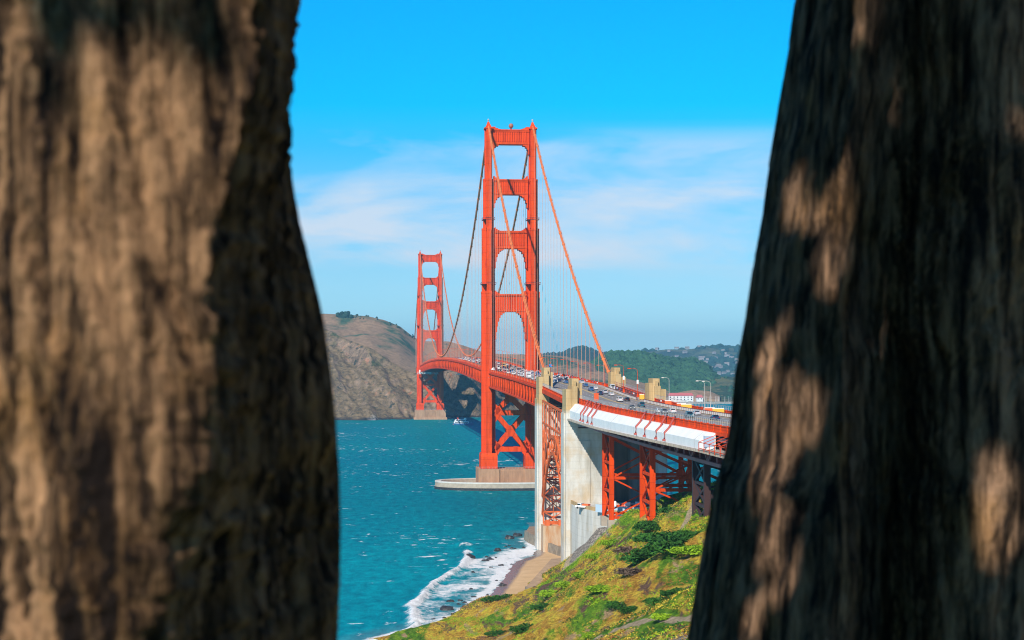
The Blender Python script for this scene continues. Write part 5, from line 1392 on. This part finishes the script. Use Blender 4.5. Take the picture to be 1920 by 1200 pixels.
# ------------------------------------------------------------------ foreground hillside
CP = []
def cp(px, py, D, dz=0): q = P(px, py, D); CP.append((q.x, q.y, q.z + dz))
for a in [(1338, 902, 430), (1300, 912, 455), (1240, 927, 500), (1180, 952, 545), (1120, 988, 585), (1092, 1030, 610), (1083, 1058, 622),
          (1200, 1000, 430), (1250, 1000, 380), (1300, 1000, 340), (1120, 1060, 520), (1150, 1080, 440), (1250, 1080, 320), (1100, 1115, 430), (1100, 1150, 390), (1200, 1150, 290),
          (1000, 1150, 480), (1000, 1195, 410), (1100, 1200, 290), (1200, 1200, 225), (1300, 1200, 180), (1300, 1100, 250), (1062, 1092, 575, -1.2), (1030, 1108, 570, -1.5), (1000, 1122, 560, -1.2), (955, 1140, 548, -.6), (915, 1132, 545, 2.2), (890, 1142, 540, 2.2), (905, 1190, 480),
          (868, 1158, 528, 1.8), (838, 1170, 518, 1.8), (790, 1184, 507, 1.8), (745, 1193, 499, 1.8)]: cp(*a)
CP += [(0, 0, 77.1), (0, 8, 77.0), (-10, 5, 76.5), (12, 5, 77.2), (0, 40, 70), (0, 90, 57), (0, 150, 43), (0, 220, 30), (25, 60, 71), (30, 120, 62), (-25, 60, 60), (-45, 150, 30), (-50, 250, 12), (-35, 330, 12), (-40, 420, 4), (-58, 420, -1), (-75, 300, -3), (-95, 150, -2), (-90, 40, 20), (0, 300, 20),
       (60, 200, 62), (80, 350, 56), (90, 450, 48), (80, 540, 32), (60, 600, 20), (45, 615, 12), (60, 120, 68), (120, 60, 74), (60, 0, 77), (120, 300, 60), (-60, -20, 60), (0, -60, 78), (-45, 478, -1), (-70, 480, -4), (-4, 578, -1.5), (5, 600, -1.5), (20, 640, -1.5), (30, 660, -2), (60, 660, -2), (-20, 600, -5), (-25, 535, -4), (-36, 520, -4), (-48, 505, -4)]
CPa = np.array(CP)
def rbf_fit(P3):
    x = P3[:, :2]; n = len(x); d = np.hypot(x[:, None, 0] - x[None, :, 0], x[:, None, 1] - x[None, :, 1])
    K = np.sqrt(d ** 2 + 0) ; A = np.zeros((n + 3, n + 3)); A[:n, :n] = K - .0 * np.eye(n); A[:n, n:] = np.c_[np.ones(n), x]; A[n:, :n] = np.c_[np.ones(n), x].T
    A[:n, :n] -= .8 * np.eye(n)
    return np.linalg.solve(A, np.r_[P3[:, 2], 0, 0, 0])
wts = rbf_fit(CPa)
def ground(X, Y):
    sh_ = X.shape; X = X.reshape(-1); Y = Y.reshape(-1); out = wts[-3] + wts[-2] * X + wts[-1] * Y
    for i, (cx_, cy_, _) in enumerate(CPa): out = out + wts[i] * np.sqrt((X - cx_) ** 2 + (Y - cy_) ** 2)
    return out.reshape(sh_)
# finer rows with distance
ys = np.concatenate([np.arange(-80, 60, 4), np.arange(60, 180, 2.5), np.arange(180, 680, 1.0)])
xs = np.concatenate([np.arange(-110, -50, 4), np.arange(-50, 75, .8), np.arange(75, 140, 4)])
X, Y = np.meshgrid(xs, ys)
def ground_full(X, Y):
    z = ground(X, Y); a = np.clip((Y - 30) / 60, 0, 1)
    z = z + a * (1.8 * fbm(X * .03 + Y * .01, Y * .03, o=5, seed=90) + .8 * fbm(X * .22, Y * .16, o=5, seed=91) - 1.3 * (1 - ridged(X * .012 - Y * .02, Y * .004 + X * .012, 3, 95)) + .45)
    return z
Zg = ground_full(X, Y)
def fg_mat():
    m = bpy.data.materials.new('coastal_slope'); m.use_nodes = True; t = m.node_tree; b = t.nodes['Principled BSDF']
    g = N(t, 'ShaderNodeNewGeometry'); pos = g.outputs['Position']
    # vegetation runs in bands up the slope
    mp = N(t, 'ShaderNodeMapping'); mp.inputs['Rotation'].default_value = (0, 0, R(-20)); mp.inputs['Scale'].default_value = (1.0, .32, 1.0); t.links.new(pos, mp.inputs[0])
    nA = noise_node(t, mp.outputs[0], .075, 7, .62, .7); nB = noise_node(t, mp.outputs[0], .16, 7, .65, .5); nF = noise_node(t, pos, 1.4, 6, .7); nG = noise_node(t, mp.outputs[0], .42, 6, .68)
    grass = ramp_node(t, [(.30, (.32, .16, .03)), (.44, (.60, .32, .05)), (.56, (.78, .58, .07)), (.70, (.54, .62, .04))], nG.outputs[0]).outputs[0]
    green = ramp_node(t, [(.30, (.03, .09, .01)), (.5, (.13, .30, .02)), (.66, (.34, .50, .03))], nG.outputs[0]).outputs[0]
    c = mixrgb(t, smooth_node(t, nA.outputs[0], .495, .545), grass, green)
    c = mixrgb(t, smooth_node(t, nB.outputs[0], .565, .61), c, (.20, .12, .08))       # dry brush
    c = mixrgb(t, smooth_node(t, nB.outputs[0], .40, .36), c, (.56, .38, .20))       # bare sandy soil
    s = N(t, 'ShaderNodeSeparateXYZ'); t.links.new(g.outputs['Normal'], s.inputs[0])
    rockc = ramp_node(t, [(.3, (.13, .115, .10)), (.5, (.34, .30, .26)), (.68, (.58, .51, .42))], nF.outputs[0]).outputs[0]
    at = N(t, 'ShaderNodeAttribute', attribute_name='rocky')
    rk = smooth_node(t, math_node(t, 'ADD', at.outputs['Fac'], math_node(t, 'MULTIPLY', nB.outputs[0], .8)), .72, .86)
    c = mixrgb(t, rk, c, rockc)
    at2 = N(t, 'ShaderNodeAttribute', attribute_name='trail'); c = mixrgb(t, smooth_node(t, math_node(t, 'ADD', at2.outputs['Fac'], math_node(t, 'MULTIPLY', nF.outputs[0], .4)), .68, .82), c, (.58, .45, .29))
    c = mixrgb(t, 1.0, c, ramp_node(t, [(.35, (.5, .5, .5)), (.65, (1.3, 1.3, 1.3))], nF.outputs[0]).outputs[0], 'MULTIPLY')
    t.links.new(c, b.inputs['Base Color']); b.inputs['Roughness'].default_value = .95; b.inputs['Specular IOR Level'].default_value = .1
    bp = N(t, 'ShaderNodeBump'); bp.inputs['Distance'].default_value = 1.6; t.links.new(nF.outputs[0], bp.inputs['Height']); t.links.new(bp.outputs[0], b.inputs['Normal'])
    return m
# masks in world space: a rocky bluff by the terrace wall and sandy footpaths
def wpt(px, py, D): q = P(px, py, D); return (q.x, q.y)
rocky = np.clip(1.25 - np.hypot((X - wpt(1118, 0, 585)[0]) / 12, (Y - 582) / 46), 0, 1) + np.clip(1.0 - np.hypot((X - 17.5) / 8, (Y - 205) / 26), 0, 1) * .8 + np.clip(.9 - np.hypot((X + 4) / 5, (Y - 548) / 8), 0, 1)
tr1 = np.array([wpt(1310, 1140, 222), wpt(1240, 1150, 240), wpt(1170, 1166, 262), wpt(1120, 1180, 285)]); tr2 = np.array([wpt(1310, 925, 430), wpt(1290, 950, 415), wpt(1268, 962, 400)]); tr3 = np.array([wpt(1075, 1082, 600), wpt(1040, 1108, 560), wpt(1000, 1122, 545), wpt(960, 1138, 530)])
trail = np.zeros_like(X)
for tr_, wd in ((tr1, 1.7), (tr2, 1.8), (tr3, 2.2)): d_, _, _ = pdist(X, Y, tr_); trail = np.maximum(trail, np.clip(1 - d_ / wd, 0, 1))
Zg2 = Zg - .0
FG = grid_mesh('hillside_terrain', np.stack([X, Y, Zg2], -1), fg_mat(), attrs={'rocky': np.clip(rocky, 0, 1), 'trail': trail}, kind='structure')

# shrubs and ground cover
def leaf_clump(n, r, h, seed, ls=.28):
    rng = random.Random(seed); m = MB()
    for _ in range(n):
        a = rng.uniform(0, 6.283); el = math.acos(rng.uniform(0.02, 1)); k = (rng.random() ** .35)
        x = math.cos(a) * math.sin(el) * r * k; y_ = math.sin(a) * math.sin(el) * r * k; z = math.cos(el) * h * k
        lump = 1 + .35 * mnoise.noise(Vector((x / r * 2.2 + seed, y_ / r * 2.2, z / h * 2))); x *= lump; y_ *= lump; z *= lump
        d = Vector((rng.gauss(0, 1), rng.gauss(0, 1), rng.gauss(.6, .8))).normalized(); e = d.cross(Vector((rng.gauss(0, 1), rng.gauss(0, 1), rng.gauss(0, 1)))).normalized(); f = d.cross(e)
        c = Vector((x, y_, z)); s = ls * rng.uniform(.6, 1.3)
        m.add([c - e * s, c + f * s * .6, c + e * s, c - f * s * .6], [(0, 1, 2, 3)])
    return m
G1 = foliage_mat('shrub_leaves_dark', (.012, .05, .012), (.05, .16, .02), .3, 2.5); G2 = foliage_mat('shrub_leaves_bright', (.09, .22, .01), (.32, .48, .02), .3, 2.5); G3 = foliage_mat('shrub_twigs_brown', (.06, .04, .03), (.20, .14, .10), .3, 2.5)
G4 = foliage_mat('flower_yellow', (.30, .22, .01), (.70, .48, .03), .3, 2.5); STEM = mat('shrub_stem', (.10, .07, .05), .9)
gm = [G1, G2, G3]
shp = []
for k in range(3):
    r_ = empty('shrub'); leaf_clump(1500, 1.0, .62, 11 + k, .085).build('foliage', gm[k], r_)
    st_ = MB()
    for j in range(6): a = j * 1.05; st_.tube([(0, 0, -.6), (.3 * math.cos(a), .3 * math.sin(a), .1), (.6 * math.cos(a), .6 * math.sin(a), .35)], [.05, .035, .015], 5)
    st_.build('stem', STEM, r_); shp.append(r_)
def ground_hit(px, py):
    lo, hi = 120.0, 640.0; D = lo
    while D < hi:
        q = P(px, py, D)
        if ground_full(np.array([q.x]), np.array([q.y]))[0] > q.z: return q
        D += 1.5
    return None
sh_list = [(1222, 993, 0, 4.6, 'dark green shrub below the cream rock outcrop'), (1243, 1015, 0, 5.2, 'large dark green shrub in the middle of the slope, upper one'), (1262, 1030, 0, 5.5, 'large dark green shrub in the middle of the slope, central one'), (1228, 1040, 0, 4.8, 'large dark green shrub in the middle of the slope, left one'), (1200, 1052, 0, 3.8, 'dark green shrub at the left end of the central thicket'),
           (1290, 1010, 0, 4.2, 'dark green shrub at the right end of the central thicket'), (1305, 1035, 1, 3.5, 'bright green shrub beside the right tree, mid slope'), (1255, 959, 0, 3.2, 'small dark shrub below the pale path near the top'), (1180, 1035, 2, 3.2, 'brown twiggy shrub left of the central thicket'), (1190, 1075, 2, 2.8, 'brown twiggy shrub below the central thicket'),
           (1160, 1138, 0, 2.4, 'dark green shrub low on the slope, left of its neighbours'), (1185, 1145, 0, 2.4, 'dark green shrub low on the slope, middle of a row of three'), (1235, 1130, 0, 2.6, 'dark green shrub low on the slope, right of a row of three'), (1270, 1115, 0, 2.6, 'dark green shrub beside the right tree, low slope'), (1110, 1195, 1, 1.9, 'bright green shrub at the bottom edge of the picture'),
           (1020, 1140, 0, 3.2, 'dark green shrub low on the left slope'), (1040, 1115, 1, 3.4, 'bright green shrub on the left slope above a dark one'), (1060, 1098, 1, 3.2, 'bright green shrub where the slope meets the ledge'), (1090, 1080, 1, 3.0, 'bright green shrub under the retaining wall'), (935, 1125, 0, 3.6, 'dark green shrub on the knob above the beach'), (950, 1122, 0, 3.0, 'dark green shrub just right of the one on the knob'),
           (985, 1180, 0, 2.8, 'dark shrub near the bottom left of the slope'), (940, 1190, 0, 2.8, 'dark shrub at the bottom left edge of the slope'), (1150, 1020, 1, 3.2, 'bright green shrub on the upper slope below the grey bluff'), (1130, 1110, 1, 2.6, 'bright green shrub in the brown grass low on the slope'), (1120, 1045, 1, 3.0, 'bright green shrub close under the grey bluff'), (1250, 1160, 1, 1.7, 'small bright green shrub right beside the footpath')]
usedk = set()
for px, py, k, sz, lb in sh_list:
    q = ground_hit(px, py)
    if q is None: continue
    o = shp[k] if k not in usedk else copy_tree(shp[k]); usedk.add(k)
    z = ground_full(np.array([q.x]), np.array([q.y]))[0]
    o.location = (q.x, q.y, z - .2); o.rotation_euler = (0, 0, random.random() * 6.28); o.scale = (sz * 1.0, sz * 1.5, sz * .62); tag(o, lb, 'shrub', 'shrubs on the foreground slope')
# ground cover tufts
def cover(name, material, n, thr, seed, ls, label, cond=None):
    rng = np.random.RandomState(seed); m_v = []; m_f = []
    cand = 0
    xs_ = rng.uniform(-45, 62, n * 5); ys_ = 170 + 470 * rng.random(n * 5) ** .8
    ca, sa = math.cos(R(-20)), math.sin(R(-20)); u_ = (xs_ * ca - ys_ * sa); v_ = (xs_ * sa + ys_ * ca) * .32
    nn = fbm(u_ * .075, v_ * .075, o=4, seed=seed + 3)
    z = ground_full(xs_, ys_); px_ = 960 + xs_ * F / ys_
    dtr = np.minimum.reduce([pdist(xs_, ys_, q_)[0] for q_ in (tr1, tr2, tr3)])
    k = (nn > thr) & (z > 2.0) & (px_ > 700) & (px_ < 1420) & (dtr > 1.8)
    rk_ = np.hypot((xs_ - 28.2) / 9.5, (ys_ - 582) / 36) > 1.0; k &= rk_
    idx = np.nonzero(k)[0][:n]; xs_, ys_, z, = xs_[idx], ys_[idx], z[idx]; N_ = len(xs_)
    per = 7
    C = np.stack([xs_, ys_, z], -1)[:, None, :] + rng.normal(0, 1, (N_, per, 3)) * np.array([.35, .5, .16]) * ls * 2.2 + np.array([0, 0, .15 * ls])
    C = C.reshape(-1, 3); M_ = len(C)
    d = rng.normal(0, 1, (M_, 3)) + np.array([0, 0, .8]); d /= np.linalg.norm(d, axis=1)[:, None]
    e = np.cross(d, rng.normal(0, 1, (M_, 3))); e /= np.linalg.norm(e, axis=1)[:, None]; f = np.cross(d, e)
    s = (ls * rng.uniform(.5, 1.2, M_) * .42)[:, None]
    V = np.stack([C - e * s, C + f * s * .6, C + e * s, C - f * s * .6], 1).reshape(-1, 3)
    me = bpy.data.meshes.new(name); me.vertices.add(len(V)); me.vertices.foreach_set('co', V.reshape(-1)); me.loops.add(len(V)); me.loops.foreach_set('vertex_index', np.arange(len(V), dtype=np.int32))
    me.polygons.add(M_); me.polygons.foreach_set('loop_start', np.arange(0, len(V), 4, dtype=np.int32)); me.polygons.foreach_set('loop_total', np.full(M_, 4, dtype=np.int32)); me.update(); me.validate()
    me.materials.append(material); o = bpy.data.objects.new(name, me); col.objects.link(o); tag(o, label, 'ground cover', kind='stuff'); return o
GG = foliage_mat('grass_gold', (.30, .19, .03), (.74, .54, .06), .12, 1.5); GB = foliage_mat('grass_russet', (.20, .08, .02), (.42, .20, .05), .12, 1.5)
cover('green_ground_cover', G2, 14000, .20, 101, .42, 'bright green low plants in patches over the coastal slope')
cover('dark_ground_cover', G1, 9000, .33, 131, .5, 'dark green low scrub in patches over the coastal slope')
cover('golden_grass', GG, 16000, -.05, 161, .34, 'golden dry grass over the coastal slope')
cover('russet_grass', GB, 9000, .16, 191, .36, 'russet dry plants over the coastal slope')
cover('brown_brush', G3, 9000, .26, 221, .42, 'brown leafless brush in patches over the coastal slope')

# ------------------------------------------------------------------ foreground cypress trunks
def bark_mat(name, lo, hi, acc, sc=1.0):
    m = bpy.data.materials.new(name); m.use_nodes = True; t = m.node_tree; b = t.nodes['Principled BSDF']
    g = N(t, 'ShaderNodeNewGeometry')
    def mapped(zs, rot=7):
        mp = N(t, 'ShaderNodeMapping'); mp.inputs['Scale'].default_value = (1, 1, zs); mp.inputs['Rotation'].default_value = (0, R(rot), 0); t.links.new(g.outputs['Position'], mp.inputs[0]); return mp.outputs[0]
    n0 = noise_node(t, mapped(.16), 26 * sc, 5, .6, .8)      # plates
    n1 = noise_node(t, mapped(.13), 62 * sc, 8, .68, .5)     # strips
    n2 = noise_node(t, g.outputs['Position'], 7, 5, .6); n3 = noise_node(t, mapped(.10), 190 * sc, 5, .6)
    f = math_node(t, 'ADD', math_node(t, 'MULTIPLY', n0.outputs[0], .45), math_node(t, 'MULTIPLY', n1.outputs[0], .55))
    c = ramp_node(t, [(.42, lo), (.49, tuple((a + b_) / 2.8 for a, b_ in zip(lo, hi))), (.55, hi), (.64, tuple(min(1, x * 1.6) for x in hi))], f).outputs[0]
    c = mixrgb(t, smooth_node(t, n2.outputs[0], .52, .66, 0., .5), c, mixrgb(t, 1.0, c, acc, 'MULTIPLY'))
    c = mixrgb(t, 1.0, c, ramp_node(t, [(.3, (.7, .7, .7)), (.7, (1.25, 1.25, 1.25))], n3.outputs[0]).outputs[0], 'MULTIPLY')
    t.links.new(c, b.inputs['Base Color']); b.inputs['Roughness'].default_value = .9; b.inputs['Specular IOR Level'].default_value = .15
    bp = N(t, 'ShaderNodeBump'); bp.inputs['Strength'].default_value = 1; bp.inputs['Distance'].default_value = .03; t.links.new(f, bp.inputs['Height'])
    bp2 = N(t, 'ShaderNodeBump'); bp2.inputs['Strength'].default_value = .7; bp2.inputs['Distance'].default_value = .006; t.links.new(n3.outputs[0], bp2.inputs['Height']); t.links.new(bp.outputs[0], bp2.inputs['Normal'])
    t.links.new(bp2.outputs[0], b.inputs['Normal']); return m
BARK1 = bark_mat('cypress_bark', (.010, .006, .005), (.33, .185, .095), (1.15, .98, .5)); BARK2 = bark_mat('cypress_bark_grey', (.009, .009, .010), (.30, .18, .11), (1.15, .95, .5), 1.0)
def closed_spline(pts, n):
    pts = np.array(pts, float); k = len(pts); out = []
    for i in range(k):
        p0, p1, p2, p3 = pts[(i - 1) % k], pts[i], pts[(i + 1) % k], pts[(i + 2) % k]
        t = np.linspace(0, 1, 24, endpoint=False)[:, None]
        out.append(.5 * ((2 * p1) + (-p0 + p2) * t + (2 * p0 - 5 * p1 + 4 * p2 - p3) * t ** 2 + (-p0 + 3 * p1 - 3 * p2 + p3) * t ** 3))
    o = np.concatenate(out); o = np.vstack([o, o[:1]]); L = np.r_[0, np.cumsum(np.hypot(*np.diff(o, axis=0).T))]
    t = np.linspace(0, L[-1], n, endpoint=False); return np.c_[np.interp(t, L, o[:, 0]), np.interp(t, L, o[:, 1])]
def trunk(name, ring, edge, Dsil, side, material, parent, seed, nA=520, amp=.012, lump=.02, shear=0.0):
    zs = np.concatenate([np.linspace(76.6, 77.9, 10, endpoint=False), np.linspace(77.9, 79.7, 620), np.linspace(79.74, 84.5, 28)]) if Dsil > 2.5 else np.concatenate([np.linspace(76.6, 78.2, 16, endpoint=False), np.linspace(78.2, 79.35, 430), np.linspace(79.38, 84.5, 30)])
    V = np.zeros((len(zs), nA, 3))
    for i, z in enumerate(zs):
        py = HY + (CH - z) * F / Dsil; pyc = float(np.clip(py, -60, 1260))
        r = closed_spline(ring(pyc), nA)
        if z < 77.9: k = 1 + .25 * (77.9 - z) ** 1.2; c = r.mean(0); r = c + (r - c) * k; 
        if z > 79.7: k = 1 - .06 * (z - 79.7); c = r.mean(0); r = c + (r - c) * k
        V[i, :, :2] = r; V[i, :, 2] = z
    # normals in plane
    T = np.roll(V[:, :, :2], -1, 1) - np.roll(V[:, :, :2], 1, 1); Nn = np.stack([T[..., 1], -T[..., 0]], -1); Nn /= np.linalg.norm(Nn, axis=-1)[..., None] + 1e-9
    if ((V[5, 0, :2] - V[5, :, :2].mean(0)) * Nn[5, 0]).sum() < 0: Nn = -Nn
    x, y_, z = V[..., 0], V[..., 1], V[..., 2]; xs2 = x + shear * (z - 78.7)
    d = lump * fbm(xs2 * 7, y_ * 7, z * 1.7, o=3, seed=seed)
    rd = .6 - np.abs(fbm(xs2 * 46, y_ * 46, z * 4.2, o=4, seed=seed + 9)) * 2.4
    d = d + amp * rd + amp * .55 * fbm(xs2 * 110, y_ * 110, z * 16, o=3, seed=seed + 19)
    V[..., 0] += Nn[..., 0] * d; V[..., 1] += Nn[..., 1] * d
    # put the inner silhouette where it belongs
    tot = np.zeros(len(zs))
    for i, zz in enumerate(zs):
        py = HY + (CH - zz) * F / Dsil
        if -260 <= py <= 1460:
            tgt = (np.interp(py, [a for a, _ in edge], [b for _, b in edge]) - 960) / F
            for _ in range(2):
                rt = V[i, :, 0] / V[i, :, 1]; j = rt.argmax() if side > 0 else rt.argmin()
                dx_ = (tgt - rt[j]) * V[i, j, 1] * .85; V[i, :, 0] += dx_; tot[i] += dx_
    ok_ = np.nonzero(tot)[0]
    V[:ok_[0], :, 0] += tot[ok_[0]]; V[ok_[-1] + 1:, :, 0] += tot[ok_[-1]]
    o = grid_mesh(name, V, material, wrap=True); o.parent = parent; return o
eL = [(-60, 565), (0, 563), (60, 562), (120, 556), (200, 548), (300, 547), (350, 554), (400, 562), (450, 574), (500, 585), (550, 597), (600, 607), (700, 620), (800, 630), (900, 636), (1000, 638), (1100, 637), (1200, 633), (1260, 630)]
rL = [(-60, 555), (0, 552), (200, 535), (300, 528), (400, 515), (500, 495), (600, 465), (700, 430), (800, 395), (1000, 350), (1200, 310), (1260, 300)]
def ringL(py):
    e = np.interp(py, *zip(*eL)); r = np.interp(py, *zip(*rL)); X_ = lambda px, D: (px - 960) * D / F
    return [(X_(-560, 1.75), 1.75), (X_(-200, 1.42), 1.42), (X_(40, 1.30), 1.30), (X_(r - 110, 1.27), 1.27), (X_(r, 1.30), 1.30), (X_(r + .25 * (e - r), 1.47), 1.47), (X_(r + .7 * (e - r), 1.66), 1.66), (X_(e, 1.85), 1.85), (X_(e - 60, 2.15), 2.15), (X_(e - 300, 2.45), 2.45), (X_(-150, 2.4), 2.4)]
TL = empty('cypress_tree', (-.62, 1.85, 77)); 
trunk('trunk', ringL, eL, 1.80, 1, BARK1, None, 5, amp=.0125, lump=.036, shear=.3).parent = None
o = bpy.data.objects['trunk']; o.parent = TL; o.location = -TL.location
tag(TL, 'large blurred cypress trunk filling the left side, sunlit bark with a dark inner face', 'tree')
eR = [(-60, 1500), (0, 1492), (100, 1478), (200, 1460), (300, 1443), (400, 1430), (500, 1412), (600, 1397), (700, 1378), (800, 1368), (850, 1358), (900, 1342), (1000, 1322), (1100, 1305), (1200, 1290), (1260, 1282)]
KR = 1.0
def ringR(py):
    e = np.interp(py, *zip(*eR)); X_ = lambda px, D: (px - 960) * D / F; g = np.interp(py, [0, 500, 1200], [1700, 1665, 1660]); gd = np.interp(py, [0, 300, 700, 1200], [.02, .05, .14, .2])
    pts_ = [(X_(e, 2.85), 2.85), (X_(e + 55, 2.55), 2.55), (X_(e + 170, 2.40), 2.40), (X_(g - 90, 2.38), 2.38), (X_(g, 2.44 + gd), 2.44 + gd), (X_(g + 70, 2.38 + .02), 2.40), (X_(g + 200, 2.33), 2.33), (X_(g + 420, 2.42), 2.42), (X_(g + 640, 2.75), 2.75), (X_(g + 640, 3.3), 3.3), (X_(g + 200, 3.65), 3.65), (X_(e + 120, 3.3), 3.3)]
    return [(a * KR, b * KR) for a, b in pts_]
TR = empty('cypress_tree', (1.0, 3.0, 77))
o = trunk('trunk', ringR, eR, 2.8 * KR, -1, BARK2, None, 25, amp=.010, lump=.02, shear=-.15); o.parent = TR; o.location = -TR.location
tag(TR, 'large dark cypress trunk on the right with dappled sun patches on ridged bark', 'tree')
# limbs and crown of the right tree are added out of view to dapple its trunk
lim = MB()
tb = Vector((1.15, 3.0, 84.0))
lim_pts = [[tb, Vector((.6, 1.0, 84.8)), Vector((-.4, -1.5, 84.0)), Vector((-1.2, -3.2, 83.6))], [tb, Vector((1.4, .5, 85.4)), Vector((1.0, -2.5, 85.0)), Vector((.3, -4.5, 84.2))], [tb, Vector((2.2, 4.5, 86.5)), Vector((3.5, 6.0, 88))], [tb, Vector((1.0, 3.6, 88)), Vector((.6, 4.2, 91))]]
for L_ in lim_pts: lim.tube([p - TR.location for p in L_], [.34 - .09 * i for i in range(len(L_))], 10)
for px_ in (1760, 1700, 1820):
    a = P(px_, -420, 2.4 * KR) + sunv * 3.3; b = P(px_ + 20, 1250, 2.4 * KR) + sunv * 3.3
    lim.tube([Vector((.6, 1.0, 84.8)) - TR.location, a.lerp(Vector((.7, .6, 84)), .5) - TR.location, a - TR.location, b - TR.location], [.06, .035, .02, .006], 6)
lim.build('limb', BARK2, TR, smooth=True)
lit = [(1632, 95, 30, 60), (1462, 262, 24, 60), (1560, 420, 42, 120), (1590, 480, 22, 80), (1500, 330, 26, 30), (1440, 740, 62, 90), (1425, 860, 36, 70), (1350, 930, 32, 130), (1520, 760, 30, 55), (1335, 1040, 30, 50), (1462, 1040, 34, 95), (1370, 1190, 52, 55), (1882, 1030, 46, 100), (1410, 600, 24, 40), (1960, 320, 40, 60), (1450, 560, 20, 30)]  # openings left in the added leaves for the sun patches
rng = random.Random(4); cm_ = MB(); cnt = 0
def leaf(m_, c, ls):
    d = Vector((rng.gauss(0, 1), rng.gauss(0, 1), rng.gauss(0, 1))).normalized(); e = d.cross(Vector((rng.gauss(0, 1), rng.gauss(0, 1), rng.gauss(0, 1)))).normalized(); f = d.cross(e); s = ls * rng.uniform(.6, 1.3)
    m_.add([c - e * s, c + f * s * .5, c + e * s, c - f * s * .5], [(0, 1, 2, 3)])
org = -TR.location
while cnt < 38000:  # leaves added along the sun rays, shading the right trunk around the openings
    px = rng.uniform(1230, 2300); py = rng.uniform(-500, 1500)
    D = np.interp(px, [1290, 1500, 2100], [2.65, 2.42, 2.4]) * KR; ok = True
    for a, b, ra, rb in lit:
        k = ((px - a) / (ra * 1.25 + 8)) ** 2 + ((py - b) / (rb * 1.2 + 8)) ** 2
        if k < 1.0 and rng.random() > .012: ok = False; break
    if not ok: continue
    q = P(px, py, D) + sunv * rng.uniform(2.7, 3.9); leaf(cm_, q + org, .026); cnt += 1
for _ in range(4200):        # thin unseen spray added to shade part of the left trunk
    px = rng.uniform(-300, 520); py = rng.uniform(-400, 1200)
    if fbm(np.array(px / 110.), np.array(py / 170.), o=3, seed=44) < .24 + py / 2600.: continue
    leaf(cm_, P(px, py, 1.35) + sunv * rng.uniform(2.8, 3.8) + org, .022)
for L_ in lim_pts:            # ordinary tufts out along the limbs
    for _ in range(34):
        i = rng.randint(1, len(L_) - 1); c = L_[i].lerp(L_[i - 1], rng.random() * .5) + Vector((rng.gauss(0, .8), rng.gauss(0, .8), rng.gauss(.9, .4)))
        # leave the sun's path to the left trunk open
        k = (c - P(250, 600, 1.35)); off = k - sunv * k.dot(sunv)
        if off.x < .55 and k.dot(sunv) > 0 and abs(off.x) < 1.1 and off.length < 1.3: continue
        for _ in range(90): leaf(cm_, c + Vector((rng.gauss(0, .22), rng.gauss(0, .22), rng.gauss(0, .14))) + org, .035)
cm_.build('unseen_crown', foliage_mat('cypress_leaves', (.02, .05, .015), (.06, .11, .03), 2, 8), TR)
lim = MB(); tb = Vector((-.75, 1.9, 84.2))
Lp = [[tb, Vector((-1.6, 3.2, 86)), Vector((-2.6, 4.5, 88))], [tb, Vector((-.6, 3.0, 87.5)), Vector((-.4, 3.6, 90))], [tb, Vector((-2.2, 2.6, 85.5)), Vector((-3.8, 3.4, 86.5))]]
for L_ in Lp: lim.tube([p - TL.location for p in L_], [.30 - .1 * i for i in range(len(L_))], 10)
lim.build('limb', BARK1, TL, smooth=True)
cm2 = MB()
for L_ in Lp:
    for _ in range(40):
        i = rng.randint(1, len(L_) - 1); c = L_[i].lerp(L_[i - 1], rng.random() * .4) + Vector((rng.gauss(0, .8), rng.gauss(0, .8), rng.gauss(.9, .5)))
        for _ in range(90): leaf(cm2, c + Vector((rng.gauss(0, .24), rng.gauss(0, .24), rng.gauss(0, .15))) - TL.location, .035)
cm2.build('unseen_crown', bpy.data.materials['cypress_leaves'], TL)

# ------------------------------------------------------------------ haze
if HAZE_ON:
    m = bpy.data.materials.new('haze_air'); m.use_nodes = True; t = m.node_tree; t.nodes.clear()
    v = N(t, 'ShaderNodeVolumePrincipled'); v.inputs['Color'].default_value = (.26, .66, 1.0, 1); v.inputs['Density'].default_value = 6.6e-5; v.inputs['Anisotropy'].default_value = 0
    ou = N(t, 'ShaderNodeOutputMaterial'); t.links.new(v.outputs[0], ou.inputs['Volume'])
    h = MB().box(-9100, 9100, -1600, 16100, -12, 330).build('haze', m); tag(h, 'thin pale blue sea haze over the strait and hills', 'haze', kind='stuff')
